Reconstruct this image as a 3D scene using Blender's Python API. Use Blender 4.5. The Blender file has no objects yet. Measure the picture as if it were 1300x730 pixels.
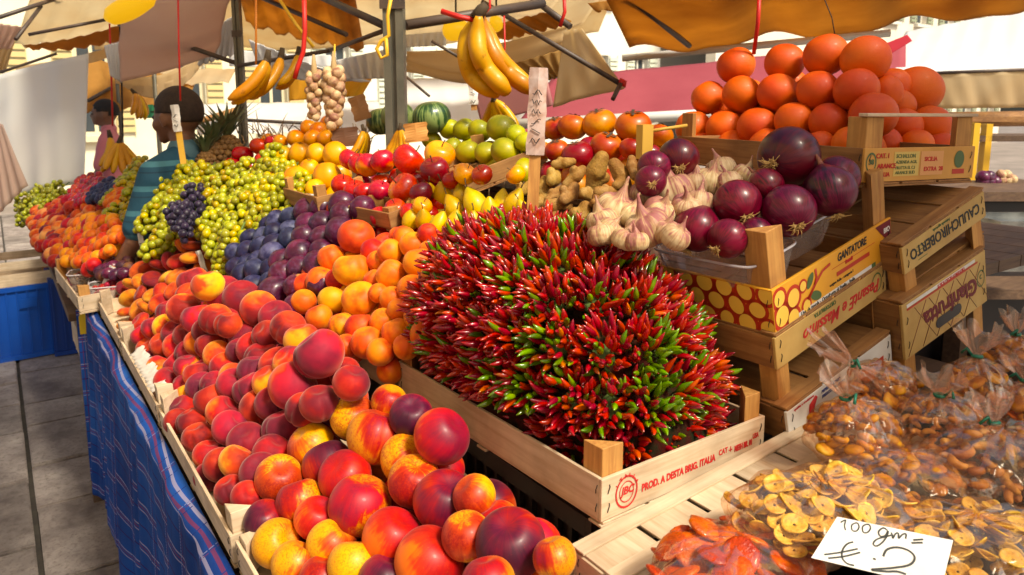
import bpy, bmesh, math, random
from mathutils import Vector, Matrix, Euler
R = random.Random(7)
sc = bpy.context.scene
C = sc.collection
# ------------------------------------------------------------------ camera
FPX, CY, YAW, PIT = 953.72, 281.05, math.radians(34.595), math.radians(9)
CAM = Vector((0, 0, 1.6))
cd = bpy.data.cameras.new('camera'); cam = bpy.data.objects.new('camera', cd); C.objects.link(cam)
cd.sensor_width = 36; cd.lens = FPX / 1300 * 36; cd.shift_y = (CY - 365) / 1300
cd.clip_start = .02; cd.clip_end = 500
cam.location = CAM; cam.rotation_euler = (math.radians(90) - PIT, 0, -YAW)
cd.dof.use_dof = True; cd.dof.focus_distance = 1.35; cd.dof.aperture_fstop = 9
sc.camera = cam
# ------------------------------------------------------------------ world, sun, exposure
SUN_EL, SUN_AZ = math.radians(50), math.radians(172)      # azimuth measured clockwise from +Y
w = bpy.data.worlds.new('World'); sc.world = w; w.use_nodes = True
wn = w.node_tree.nodes; wl = w.node_tree.links
sky = wn.new('ShaderNodeTexSky'); sky.sky_type = 'NISHITA'; sky.sun_disc = False
sky.sun_elevation = SUN_EL; sky.sun_rotation = SUN_AZ; sky.dust_density = 4; sky.air_density = 1.0; sky.ozone_density = 1
bgn = wn['Background']; bgn.inputs[1].default_value = .05
wl.new(sky.outputs[0], bgn.inputs[0])
sd = bpy.data.lights.new('sun', 'SUN'); sd.energy = 1.5; sd.angle = math.radians(12); sd.color = (1, .93, .80)
sun = bpy.data.objects.new('sun', sd); C.objects.link(sun)
sdir = Vector((math.sin(SUN_AZ) * math.cos(SUN_EL), math.cos(SUN_AZ) * math.cos(SUN_EL), math.sin(SUN_EL)))
sun.rotation_euler = sdir.to_track_quat('Z', 'Y').to_euler()
vs = sc.view_settings; vs.view_transform = 'Standard'; vs.look = 'None'; vs.gamma = 1; vs.exposure = 1.70
vs.use_white_balance = True; vs.white_balance_temperature = 6900; vs.white_balance_tint = 4
sc.render.engine = 'CYCLES'
sc.cycles.max_bounces = 7; sc.cycles.diffuse_bounces = 2; sc.cycles.glossy_bounces = 3; sc.cycles.transmission_bounces = 5
sc.cycles.transparent_max_bounces = 12; sc.cycles.use_denoising = True
try: sc.cycles.sample_clamp_indirect = 6
except Exception: pass

# ------------------------------------------------------------------ rays through the picture give places in the world
def ray(px, py):
    a = (px - 650) / FPX; b = -(py - CY) / FPX
    fw = math.cos(PIT) + b * math.sin(PIT); up = -math.sin(PIT) + b * math.cos(PIT)
    v = Vector((a * math.cos(YAW) + fw * math.sin(YAW), -a * math.sin(YAW) + fw * math.cos(YAW), up))
    return v / (v.x * math.sin(YAW) + v.y * math.cos(YAW))
def P(px, py, d): return CAM + ray(px, py) * d
def PZ(px, py, z):
    r = ray(px, py); return CAM + r * ((z - CAM.z) / r.z)
RT = Vector((math.cos(YAW), -math.sin(YAW), 0)); FW = Vector((math.sin(YAW), math.cos(YAW), 0))

# ------------------------------------------------------------------ objects
def mark(o, label=None, cat=None, group=None, kind=None):
    if label: o['label'] = label
    if cat: o['category'] = cat
    if group: o['group'] = group
    if kind: o['kind'] = kind
    return o
def obj(name, me, parent=None, loc=None, rot=None, scale=None, **k):
    o = bpy.data.objects.new(name, me); C.objects.link(o)
    if parent: o.parent = parent
    if loc is not None: o.location = loc
    if rot is not None: o.rotation_euler = rot
    if scale is not None: o.scale = (scale,) * 3 if isinstance(scale, (int, float)) else scale
    return mark(o, **k)
def empty(name, loc=(0, 0, 0), mat=None, **k):
    o = bpy.data.objects.new(name, None); C.objects.link(o); o.empty_display_size = .05
    if mat is not None: o.matrix_world = mat
    else: o.location = loc
    return mark(o, **k)
def mesh(name, bm, *mats, smooth=False):
    me = bpy.data.meshes.new(name); bm.normal_update(); bm.to_mesh(me); bm.free()
    for m in mats: me.materials.append(m)
    if smooth:
        for p in me.polygons: p.use_smooth = True
    return me
def box(bm, a, b, mi=0, mat=None):
    a = Vector(a); b = Vector(b); vs_ = []
    for z in (a.z, b.z):
        for x, y in ((a.x, a.y), (b.x, a.y), (b.x, b.y), (a.x, b.y)):
            v = Vector((x, y, z)); vs_.append(bm.verts.new(mat @ v if mat else v))
    for q in ((3, 2, 1, 0), (4, 5, 6, 7), (0, 1, 5, 4), (1, 2, 6, 5), (2, 3, 7, 6), (3, 0, 4, 7)):
        f = bm.faces.new([vs_[i] for i in q]); f.material_index = mi
def boxmesh(name, a, b, m, bev=0):
    bm = bmesh.new(); box(bm, a, b)
    if bev: bmesh.ops.bevel(bm, geom=bm.edges[:], offset=bev, segments=1, affect='EDGES')
    return mesh(name, bm, m)
def tube(bm, pts, rad, n=8, cap=True, mi=0):
    """a tube along pts; rad a number or one per point"""
    pts = [Vector(p) for p in pts]; rads = rad if isinstance(rad, (list, tuple)) else [rad] * len(pts)
    rings = []; up = None
    for i, p in enumerate(pts):
        t = (pts[min(i + 1, len(pts) - 1)] - pts[max(i - 1, 0)]).normalized()
        if up is None: up = t.orthogonal().normalized()
        else:
            up = (up - t * up.dot(t)); up = up.normalized() if up.length > 1e-6 else t.orthogonal().normalized()
        s = t.cross(up)
        rings.append([bm.verts.new(p + (up * math.cos(2 * math.pi * k / n) + s * math.sin(2 * math.pi * k / n)) * rads[i]) for k in range(n)])
    for a, b in zip(rings, rings[1:]):
        for k in range(n):
            f = bm.faces.new((a[k], a[(k + 1) % n], b[(k + 1) % n], b[k])); f.smooth = True; f.material_index = mi
    if cap:
        for r, rev in ((rings[0], True), (rings[-1], False)):
            f = bm.faces.new(list(reversed(r)) if rev else r); f.material_index = mi
def ball(bm, c, r, sub=2, sc3=(1, 1, 1), rot=None):
    m = Matrix.Translation(Vector(c))
    if rot is not None: m = m @ Euler(rot).to_matrix().to_4x4()
    m = m @ Matrix.Diagonal((r * sc3[0], r * sc3[1], r * sc3[2], 1))
    bmesh.ops.create_icosphere(bm, subdivisions=sub, radius=1, matrix=m)
def caps(bm, a, b, r1, r2, n=6, sub=2, flat=(1, 1, 1)):
    a = Vector(a); b = Vector(b)
    for i in range(n + 1):
        t = i / n; ball(bm, a.lerp(b, t), r1 + (r2 - r1) * t, sub, flat)
def remesh(name, bm, voxel, m, smooth=3):
    """one continuous skin over a union of rounded forms"""
    me = mesh('tmp', bm); o = bpy.data.objects.new('tmp', me); C.objects.link(o)
    md = o.modifiers.new('r', 'REMESH'); md.mode = 'VOXEL'; md.voxel_size = voxel; md.use_smooth_shade = True
    if smooth:
        s = o.modifiers.new('s', 'SMOOTH'); s.factor = .5; s.iterations = smooth
    dg = bpy.context.evaluated_depsgraph_get()
    out = bpy.data.meshes.new_from_object(o.evaluated_get(dg), depsgraph=dg); out.name = name
    out.materials.clear()
    for q in (m if isinstance(m, (list, tuple)) else [m]): out.materials.append(q)
    for p in out.polygons: p.use_smooth = True
    bpy.data.objects.remove(o); bpy.data.meshes.remove(me)
    return out
TXT = {}
def textmesh(s, size, m, shear=0, bold=0.0, thick=.0003):
    cu = bpy.data.curves.new('t', 'FONT'); cu.body = s; cu.size = size; cu.extrude = thick; cu.shear = shear; cu.offset = bold
    cu.align_x = 'LEFT'; cu.align_y = 'BOTTOM'; cu.resolution_u = 3
    o = bpy.data.objects.new('t', cu); C.objects.link(o)
    dg = bpy.context.evaluated_depsgraph_get(); dg.update()
    me = bpy.data.meshes.new_from_object(o.evaluated_get(dg), depsgraph=dg); me.name = 'lettering'
    me.materials.clear(); me.materials.append(m)
    bpy.data.objects.remove(o); bpy.data.curves.remove(cu)
    return me

# ------------------------------------------------------------------ materials
def newmat(name):
    m = bpy.data.materials.new(name); m.use_nodes = True; nt = m.node_tree
    return m, nt, nt.nodes['Principled BSDF']
def rgb(c): return (c[0], c[1], c[2], 1)
def nnode(nt, typ, ins=None, **props):
    n = nt.nodes.new(typ)
    for k, v in props.items(): setattr(n, k, v)
    for k, v in (ins or {}).items():
        if hasattr(v, 'is_output'): nt.links.new(v, n.inputs[k])
        else: n.inputs[k].default_value = v
    return n
def mth(nt, op, a, b=0.0, c=0.0):
    n = nnode(nt, 'ShaderNodeMath', {0: a, 1: b, 2: c}, operation=op); return n.outputs[0]
def mixc(nt, f, a, b, blend='MIX'):
    n = nt.nodes.new('ShaderNodeMix'); n.data_type = 'RGBA'; n.blend_type = blend
    for i, v in ((0, f), (6, a), (7, b)):
        if hasattr(v, 'is_output'): nt.links.new(v, n.inputs[i])
        else: n.inputs[i].default_value = v if i == 0 else rgb(v)
    return n.outputs[2]
def ramp(nt, fac, stops):
    n = nt.nodes.new('ShaderNodeValToRGB'); e = n.color_ramp.elements
    nt.links.new(fac, n.inputs[0])
    while len(e) < len(stops): e.new(.5)
    for q, (p_, c) in zip(e, stops): q.position = p_; q.color = rgb(c) if not isinstance(c, (int, float)) else (c, c, c, 1)
    return n.outputs[0]
def noise(nt, vec, scale, detail=3, wv=None, rough=.55, dist=0):
    n = nnode(nt, 'ShaderNodeTexNoise', {'Scale': scale, 'Detail': detail, 'Roughness': rough, 'Distortion': dist}, noise_dimensions='4D' if wv is not None else '3D')
    if vec is not None: nt.links.new(vec, n.inputs['Vector'])
    if wv is not None: nt.links.new(wv, n.inputs['W'])
    return n.outputs[0]
def bump(nt, bs, h, strength, dist=.01):
    b = nnode(nt, 'ShaderNodeBump', {'Strength': strength, 'Distance': dist, 'Height': h}); nt.links.new(b.outputs[0], bs.inputs['Normal'])
def simple(name, col, rough=.6, col2=None, scale=8, metal=0, bumps=0, spec=.5, coat=0, bscale=None, emis=None, trans=0, lo=.35, hi=.65):
    m, nt, b = newmat(name)
    b.inputs['Base Color'].default_value = rgb(col); b.inputs['Roughness'].default_value = rough
    b.inputs['Metallic'].default_value = metal; b.inputs['Specular IOR Level'].default_value = spec; b.inputs['Coat Weight'].default_value = coat
    tc = nt.nodes.new('ShaderNodeTexCoord').outputs['Object']
    if col2:
        nt.links.new(ramp(nt, noise(nt, tc, scale, 5), [(lo, col), (hi, col2)]), b.inputs['Base Color'])
    if bumps: bump(nt, b, noise(nt, tc, bscale or scale * 3, 4), bumps, .004)
    if emis: b.inputs['Emission Color'].default_value = rgb(emis[0]); b.inputs['Emission Strength'].default_value = emis[1]
    if trans:
        t = nnode(nt, 'ShaderNodeBsdfTranslucent'); ms = nt.nodes.new('ShaderNodeMixShader'); ms.inputs[0].default_value = trans
        src = b.inputs['Base Color'].links
        if src: nt.links.new(src[0].from_socket, t.inputs[0])
        else: t.inputs[0].default_value = rgb(col)
        nt.links.new(b.outputs[0], ms.inputs[1]); nt.links.new(t.outputs[0], ms.inputs[2]); nt.links.new(ms.outputs[0], nt.nodes['Material Output'].inputs[0])
    return m
def fruitmat(name, stops, nscale=.9, zk=.35, spots=None, rough=.45, sheen=0, coat=0, bumps=0, bscale=20, streak=0, sss=0, val=.25, sheentint=(1, .9, .85), pore=None, hue=.012):
    """skin colour runs through stops by soft noise plus height on the fruit, different on every fruit"""
    m, nt, b = newmat(name)
    tc = nt.nodes.new('ShaderNodeTexCoord').outputs['Object']; rd = nt.nodes.new('ShaderNodeObjectInfo').outputs['Random']
    wv = mth(nt, 'MULTIPLY', rd, 60)
    sx = nnode(nt, 'ShaderNodeSeparateXYZ', {0: tc}).outputs
    fac = mth(nt, 'MULTIPLY_ADD', sx[0], zk * .5, noise(nt, tc, nscale, 3, wv))
    fac = mth(nt, 'MULTIPLY_ADD', sx[2], zk * .35, fac)
    if streak:
        at = mth(nt, 'ARCTAN2', sx[1], sx[0])
        cv = nnode(nt, 'ShaderNodeCombineXYZ', {0: mth(nt, 'MULTIPLY', mth(nt, 'SINE', at), 3.0), 1: mth(nt, 'MULTIPLY', mth(nt, 'COSINE', at), 3.0), 2: mth(nt, 'MULTIPLY', sx[2], .35)}).outputs[0]
        fac = mth(nt, 'MULTIPLY_ADD', mth(nt, 'SUBTRACT', noise(nt, cv, 3.0, 4, wv), .5), streak, fac)
    col = ramp(nt, fac, stops)
    if spots:
        c2, sc_, lo, hi, amt = spots
        sp = ramp(nt, noise(nt, tc, sc_, 5, wv, .65), [(lo, 0.0), (hi, amt)])
        col = mixc(nt, sp, col, c2)
    if pore:
        v = nnode(nt, 'ShaderNodeTexVoronoi', {'Vector': tc, 'Scale': pore[1]})
        col = mixc(nt, ramp(nt, v.outputs[0], [(.08, pore[2]), (.22, 0.0)]), col, pore[0])
    hs = nnode(nt, 'ShaderNodeHueSaturation', {'Saturation': 1.12, 'Hue': mth(nt, 'MULTIPLY_ADD', rd, hue * 2, .5 - hue), 'Value': mth(nt, 'MULTIPLY_ADD', rd, val, .97 - val * .6), 'Color': col})
    nt.links.new(hs.outputs[0], b.inputs['Base Color'])
    rn = mth(nt, 'MULTIPLY_ADD', noise(nt, tc, 3, 3, wv), .25, rough - .12); nt.links.new(rn, b.inputs['Roughness'])
    b.inputs['Specular IOR Level'].default_value = .38; b.inputs['Sheen Weight'].default_value = sheen; b.inputs['Sheen Tint'].default_value = rgb(sheentint); b.inputs['Sheen Roughness'].default_value = .45
    b.inputs['Coat Weight'].default_value = coat; b.inputs['Coat Roughness'].default_value = .12
    if sss:
        b.inputs['Subsurface Weight'].default_value = sss; b.inputs['Subsurface Radius'].default_value = (1, .5, .2); b.inputs['Subsurface Scale'].default_value = .006
    if bumps: bump(nt, b, noise(nt, tc, bscale, 3, wv), bumps, .05)
    return m
def woodmat(name, c1, c2, axis=0, rough=.7, k=1.0):
    m, nt, b = newmat(name)
    tc = nt.nodes.new('ShaderNodeTexCoord').outputs['Object']; rd = nt.nodes.new('ShaderNodeObjectInfo').outputs['Random']
    mp = nnode(nt, 'ShaderNodeMapping', {'Vector': tc}); s = [90, 90, 90]; s[axis] = 6; mp.inputs['Scale'].default_value = s
    n1 = noise(nt, mp.outputs[0], 1.0, 5, mth(nt, 'MULTIPLY', rd, 40), .6, .6)
    n2 = noise(nt, tc, 9, 4, mth(nt, 'MULTIPLY', rd, 13))
    col = ramp(nt, n1, [(.3, c2), (.62, c1)])
    col = mixc(nt, ramp(nt, n2, [(.42, 0.0), (.72, .6)]), col, tuple(q * .5 for q in c2))
    hs = nnode(nt, 'ShaderNodeHueSaturation', {'Value': mth(nt, 'MULTIPLY_ADD', rd, .3, .85), 'Color': col})
    nt.links.new(hs.outputs[0], b.inputs['Base Color']); b.inputs['Roughness'].default_value = rough
    bump(nt, b, n1, .35, .002)
    return m
def film(name, tint=(1, .9, .82), amt=.1, wr=18):
    """thin clear cellophane: see-through with wrinkled gloss"""
    m, nt, b = newmat(name); out = nt.nodes['Material Output']; nt.nodes.remove(b)
    tc = nt.nodes.new('ShaderNodeTexCoord').outputs['Object']
    h = noise(nt, tc, wr, 2, None, .4, 1.2)
    bp = nnode(nt, 'ShaderNodeBump', {'Strength': .55, 'Distance': .010, 'Height': h}).outputs[0]
    tr = nnode(nt, 'ShaderNodeBsdfTransparent', {0: rgb(tint)}); gl = nnode(nt, 'ShaderNodeBsdfGlossy', {0: (1, .86, .74, 1), 'Roughness': .13, 'Normal': bp})
    fr = nnode(nt, 'ShaderNodeFresnel', {'IOR': 1.5, 'Normal': bp})
    f2 = mth(nt, 'MINIMUM', mth(nt, 'MULTIPLY_ADD', fr.outputs[0], .38, -.012), .24)
    df = nnode(nt, 'ShaderNodeBsdfDiffuse', {0: (.8, .72, .66, 1)})
    m1 = nnode(nt, 'ShaderNodeMixShader', {0: amt, 1: tr.outputs[0], 2: df.outputs[0]})
    m2 = nnode(nt, 'ShaderNodeMixShader', {0: f2, 1: m1.outputs[0], 2: gl.outputs[0]})
    nt.links.new(m2.outputs[0], out.inputs[0])
    return m
# ------------------------------------------------------------------ material library
W_PALE = woodmat('poplar_pale', (.72, .56, .40), (.55, .38, .24))
W_PALEY = woodmat('poplar_pale_long', (.72, .56, .40), (.55, .38, .24), 1)
W_WARM = woodmat('poplar_orange_lit', (.42, .205, .065), (.24, .095, .027))  # poplar with the orange canopy light and dimness put into its colour
W_WARMLITY = woodmat('poplar_orange_lit_long', (.40, .19, .06), (.23, .09, .025), 1)
W_POST = woodmat('post_wood', (.60, .30, .08), (.38, .15, .035), 2)
W_DARK = woodmat('dark_wood', (.16, .09, .05), (.08, .04, .025))
INK_RED = simple('red_ink', (.55, .02, .02), .7)
INK_BLACK = simple('black_ink', (.02, .02, .02), .6)
INK_BLUE = simple('blue_ink', (.03, .05, .22), .6)
STAPLE = simple('staple_steel', (.05, .045, .04), .4, metal=.8)
PAPER = simple('white_card', (.80, .77, .74), .7, (.68, .62, .58), 14)
YELLOW_PRINT = simple('yellow_printed_board', (.85, .42, .03), .5, (.75, .32, .02), 5)
RED_PRINT = simple('red_printed_board', (.5, .03, .01), .5)
MAROON = simple('maroon_print', (.16, .01, .02), .5)
GREEN_PRINT = simple('green_print', (.08, .13, .04), .5)
CREAM_PRINT = simple('cream_board', (.62, .40, .13), .6, (.48, .28, .08), 10)
BLACKM = simple('black_plastic', (.012, .012, .014), .45, (.03, .02, .02), 6)
STEM = simple('brown_stem', (.09, .05, .02), .8)
GSTEM = simple('green_stem', (.10, .16, .03), .5)
CALYX = simple('dry_calyx', (.05, .035, .02), .8)
CALYXG = simple('green_calyx', (.12, .17, .04), .6)

# ------------------------------------------------------------------ fruit forms (unit radius, stem end at +z)
def form(rfun=None, h=1.0, cleft=0, dt=0, db=0, ribs=0, ribn=5, nu=28, nv=18, lump=0, seed=1, egg=0, cw=.22):
    bm = bmesh.new(); rr = random.Random(seed); ph = [rr.uniform(0, 6.28) for _ in range(6)]
    rows = []
    def pt(f, t):
        s, c = math.sin(f), math.cos(f)
        k = rfun(f) if rfun else 1.0
        k *= 1 + egg * c
        if cleft:
            dd = math.atan2(math.sin(t), math.cos(t)); k *= 1 - cleft * math.exp(-(dd / cw) ** 2) * (s ** .5 if s > 0 else 0)
        if ribs: k *= 1 + ribs * (abs(math.cos(t * ribn / 2)) - .6) * s
        if lump: k *= 1 + lump * (math.sin(2 * t + ph[0]) * s + .6 * math.sin(3 * t + 2 * f + ph[1]) * s + .7 * math.sin(2 * f + ph[2]))
        z = c * h
        z -= dt * math.exp(-(f / .42) ** 2); z += db * math.exp(-((math.pi - f) / .4) ** 2)
        if not dt and not db: return Vector((s * k * math.cos(t), s * k * math.sin(t), z * (k if lump else 1)))
        return Vector((s * k * math.cos(t), s * k * math.sin(t), z))
    top = bm.verts.new(pt(0, 0)); bot = bm.verts.new(pt(math.pi, 0))
    for j in range(1, nv):
        f = math.pi * j / nv
        rows.append([bm.verts.new(pt(f, 2 * math.pi * i / nu)) for i in range(nu)])
    for i in range(nu):
        bm.faces.new((top, rows[0][i], rows[0][(i + 1) % nu])); bm.faces.new((bot, rows[-1][(i + 1) % nu], rows[-1][i]))
        for a, b in zip(rows, rows[1:]): bm.faces.new((a[i], b[i], b[(i + 1) % nu], a[(i + 1) % nu]))
    me = bpy.data.meshes.new('form'); bm.normal_update(); bm.to_mesh(me); bm.free()
    for p in me.polygons: p.use_smooth = True
    return me
def pear_r(f): return 1 if f > 1.9 else .42 + .58 * (math.sin((f / 1.9) * math.pi / 2) ** 1.6)
FORMS = dict(
    peach=form(h=.93, cleft=.12, dt=.32, db=-.05, cw=.15, nu=64, nv=30), peach2=form(h=.9, cleft=.08, dt=.24, lump=.02, seed=5, cw=.18, nu=56, nv=28),
    nect=form(h=.97, cleft=.055, dt=.24, db=.03, cw=.17, lump=.012, nu=64, nv=30), flat=form(h=.5, cleft=.09, dt=.22, db=.16, lump=.03, seed=3),
    apricot=form(h=1.02, cleft=.075, dt=.2, lump=.02, cw=.16, nu=56, nv=26), plum=form(h=1.06, cleft=.06, dt=.14, cw=.17, nu=48, nv=22), damson=form(h=1.14, cleft=.06, dt=.10, cw=.18, nu=40),
    orange=form(h=.95, lump=.016, seed=4, dt=.07, db=.05, nu=44, nv=26), kaki=form(h=.86, dt=.16, ribs=.05, ribn=4, lump=.01),
    apple=form(h=.92, dt=.30, db=.16, ribs=.05, ribn=5, egg=.06), melon=form(h=.9, dt=.07, db=.07),
    quince=form(rfun=lambda f: .80 + .2 * math.sin(min(f / 1.9, 1) * math.pi / 2), h=1.12, dt=.2, db=.2, ribs=.07, ribn=5, lump=.02),
    pear=form(rfun=pear_r, h=1.55, ribs=.05, ribn=5, db=.12, lump=.0), tomato=form(h=.8, dt=.14, ribs=.07, ribn=6),
    onion=form(rfun=lambda f: 1 - .25 * math.exp(-(f / .35) ** 2), nu=44, nv=26, h=.95, dt=-.22, db=.03, lump=.012, seed=9),
    grape=form(h=1.12, nu=12, nv=8), small=form(h=1, nu=10, nv=7, lump=.04), watermelon=form(h=.9, dt=.1, db=.08, ribs=.07, ribn=8),
    fig=form(rfun=lambda f: 1 - .5 * math.exp(-(f / .7) ** 2), h=1.15, nu=14, nv=10))
SM = {}
def fm(form_, m):
    k = (form_, m.name)
    if k not in SM:
        me = FORMS[form_].copy(); me.name = form_; me.materials.append(m); SM[k] = me
    return SM[k]
F = {}
def addmat(key, word, *a, **k): F[key] = (fruitmat(key, *a, **k), word)
# peaches
PK = dict(rough=.72, sheen=.30, nscale=.75, zk=.4, bumps=.02, bscale=60, sheentint=(1, .75, .65))
addmat('peach_red', 'bright red fuzzy', [(.30, (.82, .13, .01)), (.42, (.66, .022, .008)), (.58, (.42, .006, .012)), (.77, (.15, .003, .016))], **PK)
addmat('peach_orange', 'orange red', [(.32, (.9, .34, .015)), (.46, (.82, .10, .008)), (.58, (.58, .012, .008)), (.78, (.24, .004, .014))], **PK)
addmat('peach_dark', 'dark purplish red', [(.28, (.62, .03, .012)), (.46, (.38, .010, .016)), (.66, (.19, .006, .022)), (.85, (.10, .005, .02))], **PK)
addmat('peach_yellow', 'yellow cheeked', [(.3, (.95, .48, .02)), (.46, (.90, .26, .01)), (.54, (.62, .02, .01)), (.72, (.25, .006, .012))], **PK)
# nectarines
NK = dict(rough=.47, coat=.05, streak=.35, sheen=.08, nscale=.8, zk=.45, bumps=.012, bscale=30)
addmat('nect_yellow', 'yellow', [(.3, (.82, .40, .03)), (.58, (.78, .30, .02)), (.68, (.60, .08, .015)), (.82, (.36, .012, .02))], spots=((.55, .07, .02), 13, .48, .66, .65), **NK)
addmat('nect_mottled', 'mottled yellow and red', [(.3, (.80, .38, .025)), (.52, (.76, .26, .015)), (.60, (.58, .03, .01)), (.78, (.30, .006, .015))], spots=((.50, .03, .015), 12, .44, .62, .8), **NK)
addmat('nect_red', 'glossy crimson', [(.3, (.85, .12, .01)), (.42, (.62, .015, .01)), (.6, (.42, .006, .02)), (.8, (.22, .004, .025))], spots=((.9, .3, .03), 24, .60, .72, .35), **NK)
addmat('nect_dark', 'dark purple', [(.3, (.55, .04, .01)), (.46, (.30, .010, .02)), (.62, (.12, .006, .028)), (.8, (.05, .005, .02))], spots=((.5, .1, .02), 26, .62, .72, .3), **NK)
addmat('nect_orange', 'orange red mottled', [(.3, (.86, .36, .02)), (.44, (.80, .17, .01)), (.56, (.58, .025, .01)), (.76, (.30, .008, .02))], spots=((.62, .05, .01), 12, .5, .72, .5), **NK)
FK = dict(rough=.8, sheen=.2, nscale=1.0, zk=.3, sheentint=(1, .8, .7))
addmat('flat_red', 'rosy', [(.3, (.70, .24, .07)), (.5, (.58, .08, .03)), (.7, (.32, .02, .02))], **FK)
addmat('flat_tan', 'tan', [(.3, (.70, .36, .10)), (.5, (.62, .18, .05)), (.72, (.38, .05, .03))], **FK)
addmat('flat_dark', 'dusky purple', [(.3, (.45, .08, .05)), (.5, (.26, .03, .03)), (.7, (.13, .015, .03))], **FK)
AK = dict(rough=.55, nscale=.9, zk=.3, bumps=.015, bscale=40, sheen=.1)
addmat('apricot', 'orange', [(.3, (.88, .29, .01)), (.52, (.84, .19, .005)), (.72, (.74, .07, .005))], spots=((.6, .07, .01), 16, .6, .74, .5), **AK)
addmat('apricot_yellow', 'golden yellow', [(.3, (.92, .50, .02)), (.55, (.88, .36, .01)), (.75, (.80, .14, .01))], **AK)
addmat('apricot_red', 'red blushed', [(.3, (.90, .16, .01)), (.5, (.78, .05, .006)), (.7, (.48, .015, .01))], **AK)
addmat('plum_dark', 'dark purple', [(.3, (.14, .02, .06)), (.5, (.075, .010, .035)), (.7, (.035, .007, .022))], rough=.38, nscale=1.4, zk=.2, spots=((.26, .16, .30), 4, .5, .75, .35), coat=.2)
addmat('plum_blue', 'dusty blue', [(.3, (.09, .09, .18)), (.48, (.026, .028, .08)), (.7, (.014, .009, .035))], rough=.5, nscale=1.6, zk=.2, sheen=.0, sheentint=(.6, .7, 1))
addmat('orange', 'orange', [(.3, (.82, .14, .005)), (.55, (.78, .10, .004)), (.75, (.70, .065, .003))], hue=.003, rough=.50, nscale=.8, bumps=.16, bscale=30, coat=.05, pore=((.55, .04, .003), 13, .4), val=.2)
addmat('kaki', 'reddish orange', [(.3, (.66, .27, .03)), (.5, (.60, .15, .015)), (.72, (.42, .04, .012))], rough=.4, coat=.2, nscale=.8, spots=((.32, .06, .02), 10, .55, .7, .4))
addmat('kaki_red', 'dark red', [(.3, (.5, .04, .02)), (.6, (.28, .012, .015))], rough=.35, coat=.3, nscale=1)
addmat('apple_red', 'shiny red', [(.3, (.80, .05, .02)), (.5, (.68, .012, .012)), (.72, (.45, .006, .03))], rough=.28, coat=.5, nscale=1, zk=.4, streak=.25, pore=((.9, .45, .15), 16, .35))
addmat('apple_two', 'red and orange', [(.33, (.92, .38, .02)), (.50, (.88, .18, .015)), (.58, (.72, .02, .012)), (.75, (.5, .01, .02))], rough=.28, coat=.5, nscale=.7, zk=.7, streak=.2)
addmat('apple_orange', 'orange', [(.3, (.92, .40, .015)), (.7, (.85, .22, .01))], rough=.3, coat=.4)
addmat('apple_dark', 'deep red', [(.3, (.42, .01, .015)), (.7, (.22, .005, .012))], rough=.3, coat=.4)
addmat('melon_green', 'yellow green', [(.3, (.50, .44, .03)), (.55, (.38, .36, .02)), (.75, (.26, .27, .015))], rough=.45, coat=.2, nscale=1.1, bumps=.02)
addmat('quince', 'golden yellow', [(.3, (.80, .40, .02)), (.6, (.72, .28, .01)), (.8, (.6, .16, .01))], rough=.4, coat=.2, spots=((.4, .16, .02), 14, .6, .72, .5))
addmat('pear', 'yellow', [(.3, (.78, .52, .03)), (.6, (.68, .40, .02)), (.8, (.45, .32, .03))], rough=.42, coat=.15, spots=((.4, .22, .03), 12, .58, .7, .5))
addmat('tomato', 'bright red', [(.3, (.72, .02, .008)), (.7, (.55, .008, .006))], rough=.2, coat=.6)
addmat('grape_white', 'yellow green', [(.3, (.42, .41, .06)), (.6, (.31, .31, .03)), (.8, (.22, .20, .02))], rough=.3, nscale=.6, sss=.3, coat=.15, val=.4, spots=((.75, .72, .35), 3, .5, .8, .35))
addmat('grape_gold', 'golden', [(.3, (.56, .44, .04)), (.6, (.46, .34, .02)), (.8, (.36, .22, .02))], rough=.3, nscale=.6, sss=.3, coat=.15, val=.4)
addmat('grape_black', 'black', [(.3, (.035, .02, .05)), (.7, (.012, .008, .02))], rough=.45, sheen=.2, sheentint=(.6, .6, 1))
addmat('onion_red', 'purple red', [(.3, (.18, .010, .040)), (.48, (.075, .003, .016)), (.58, (.16, .006, .032)), (.75, (.028, .001, .008))], rough=.34, coat=.16, nscale=.9, streak=1.1, zk=.2, spots=((.36, .10, .05), 2.2, .66, .74, .35))
addmat('onion_brown', 'brownish red', [(.3, (.14, .018, .02)), (.5, (.06, .004, .014)), (.75, (.028, .002, .008))], rough=.34, coat=.2, nscale=.9, streak=.8)
addmat('watermelon', 'dark green', [(.40, (.015, .045, .015)), (.5, (.05, .10, .03)), (.58, (.22, .27, .10))], rough=.4, coat=.3, nscale=.8, streak=1.3, zk=0)
addmat('raspberry', 'red', [(.3, (.6, .02, .03)), (.7, (.35, .008, .02))], rough=.4, coat=.3, bumps=.5, bscale=8)
addmat('fig', 'brownish purple', [(.3, (.20, .10, .04)), (.5, (.10, .03, .03)), (.7, (.05, .015, .03))], rough=.6)
addmat('peach_pale', 'pale pink', [(.3, (.80, .35, .16)), (.5, (.70, .16, .08)), (.7, (.45, .04, .04))], **FK)

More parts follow.
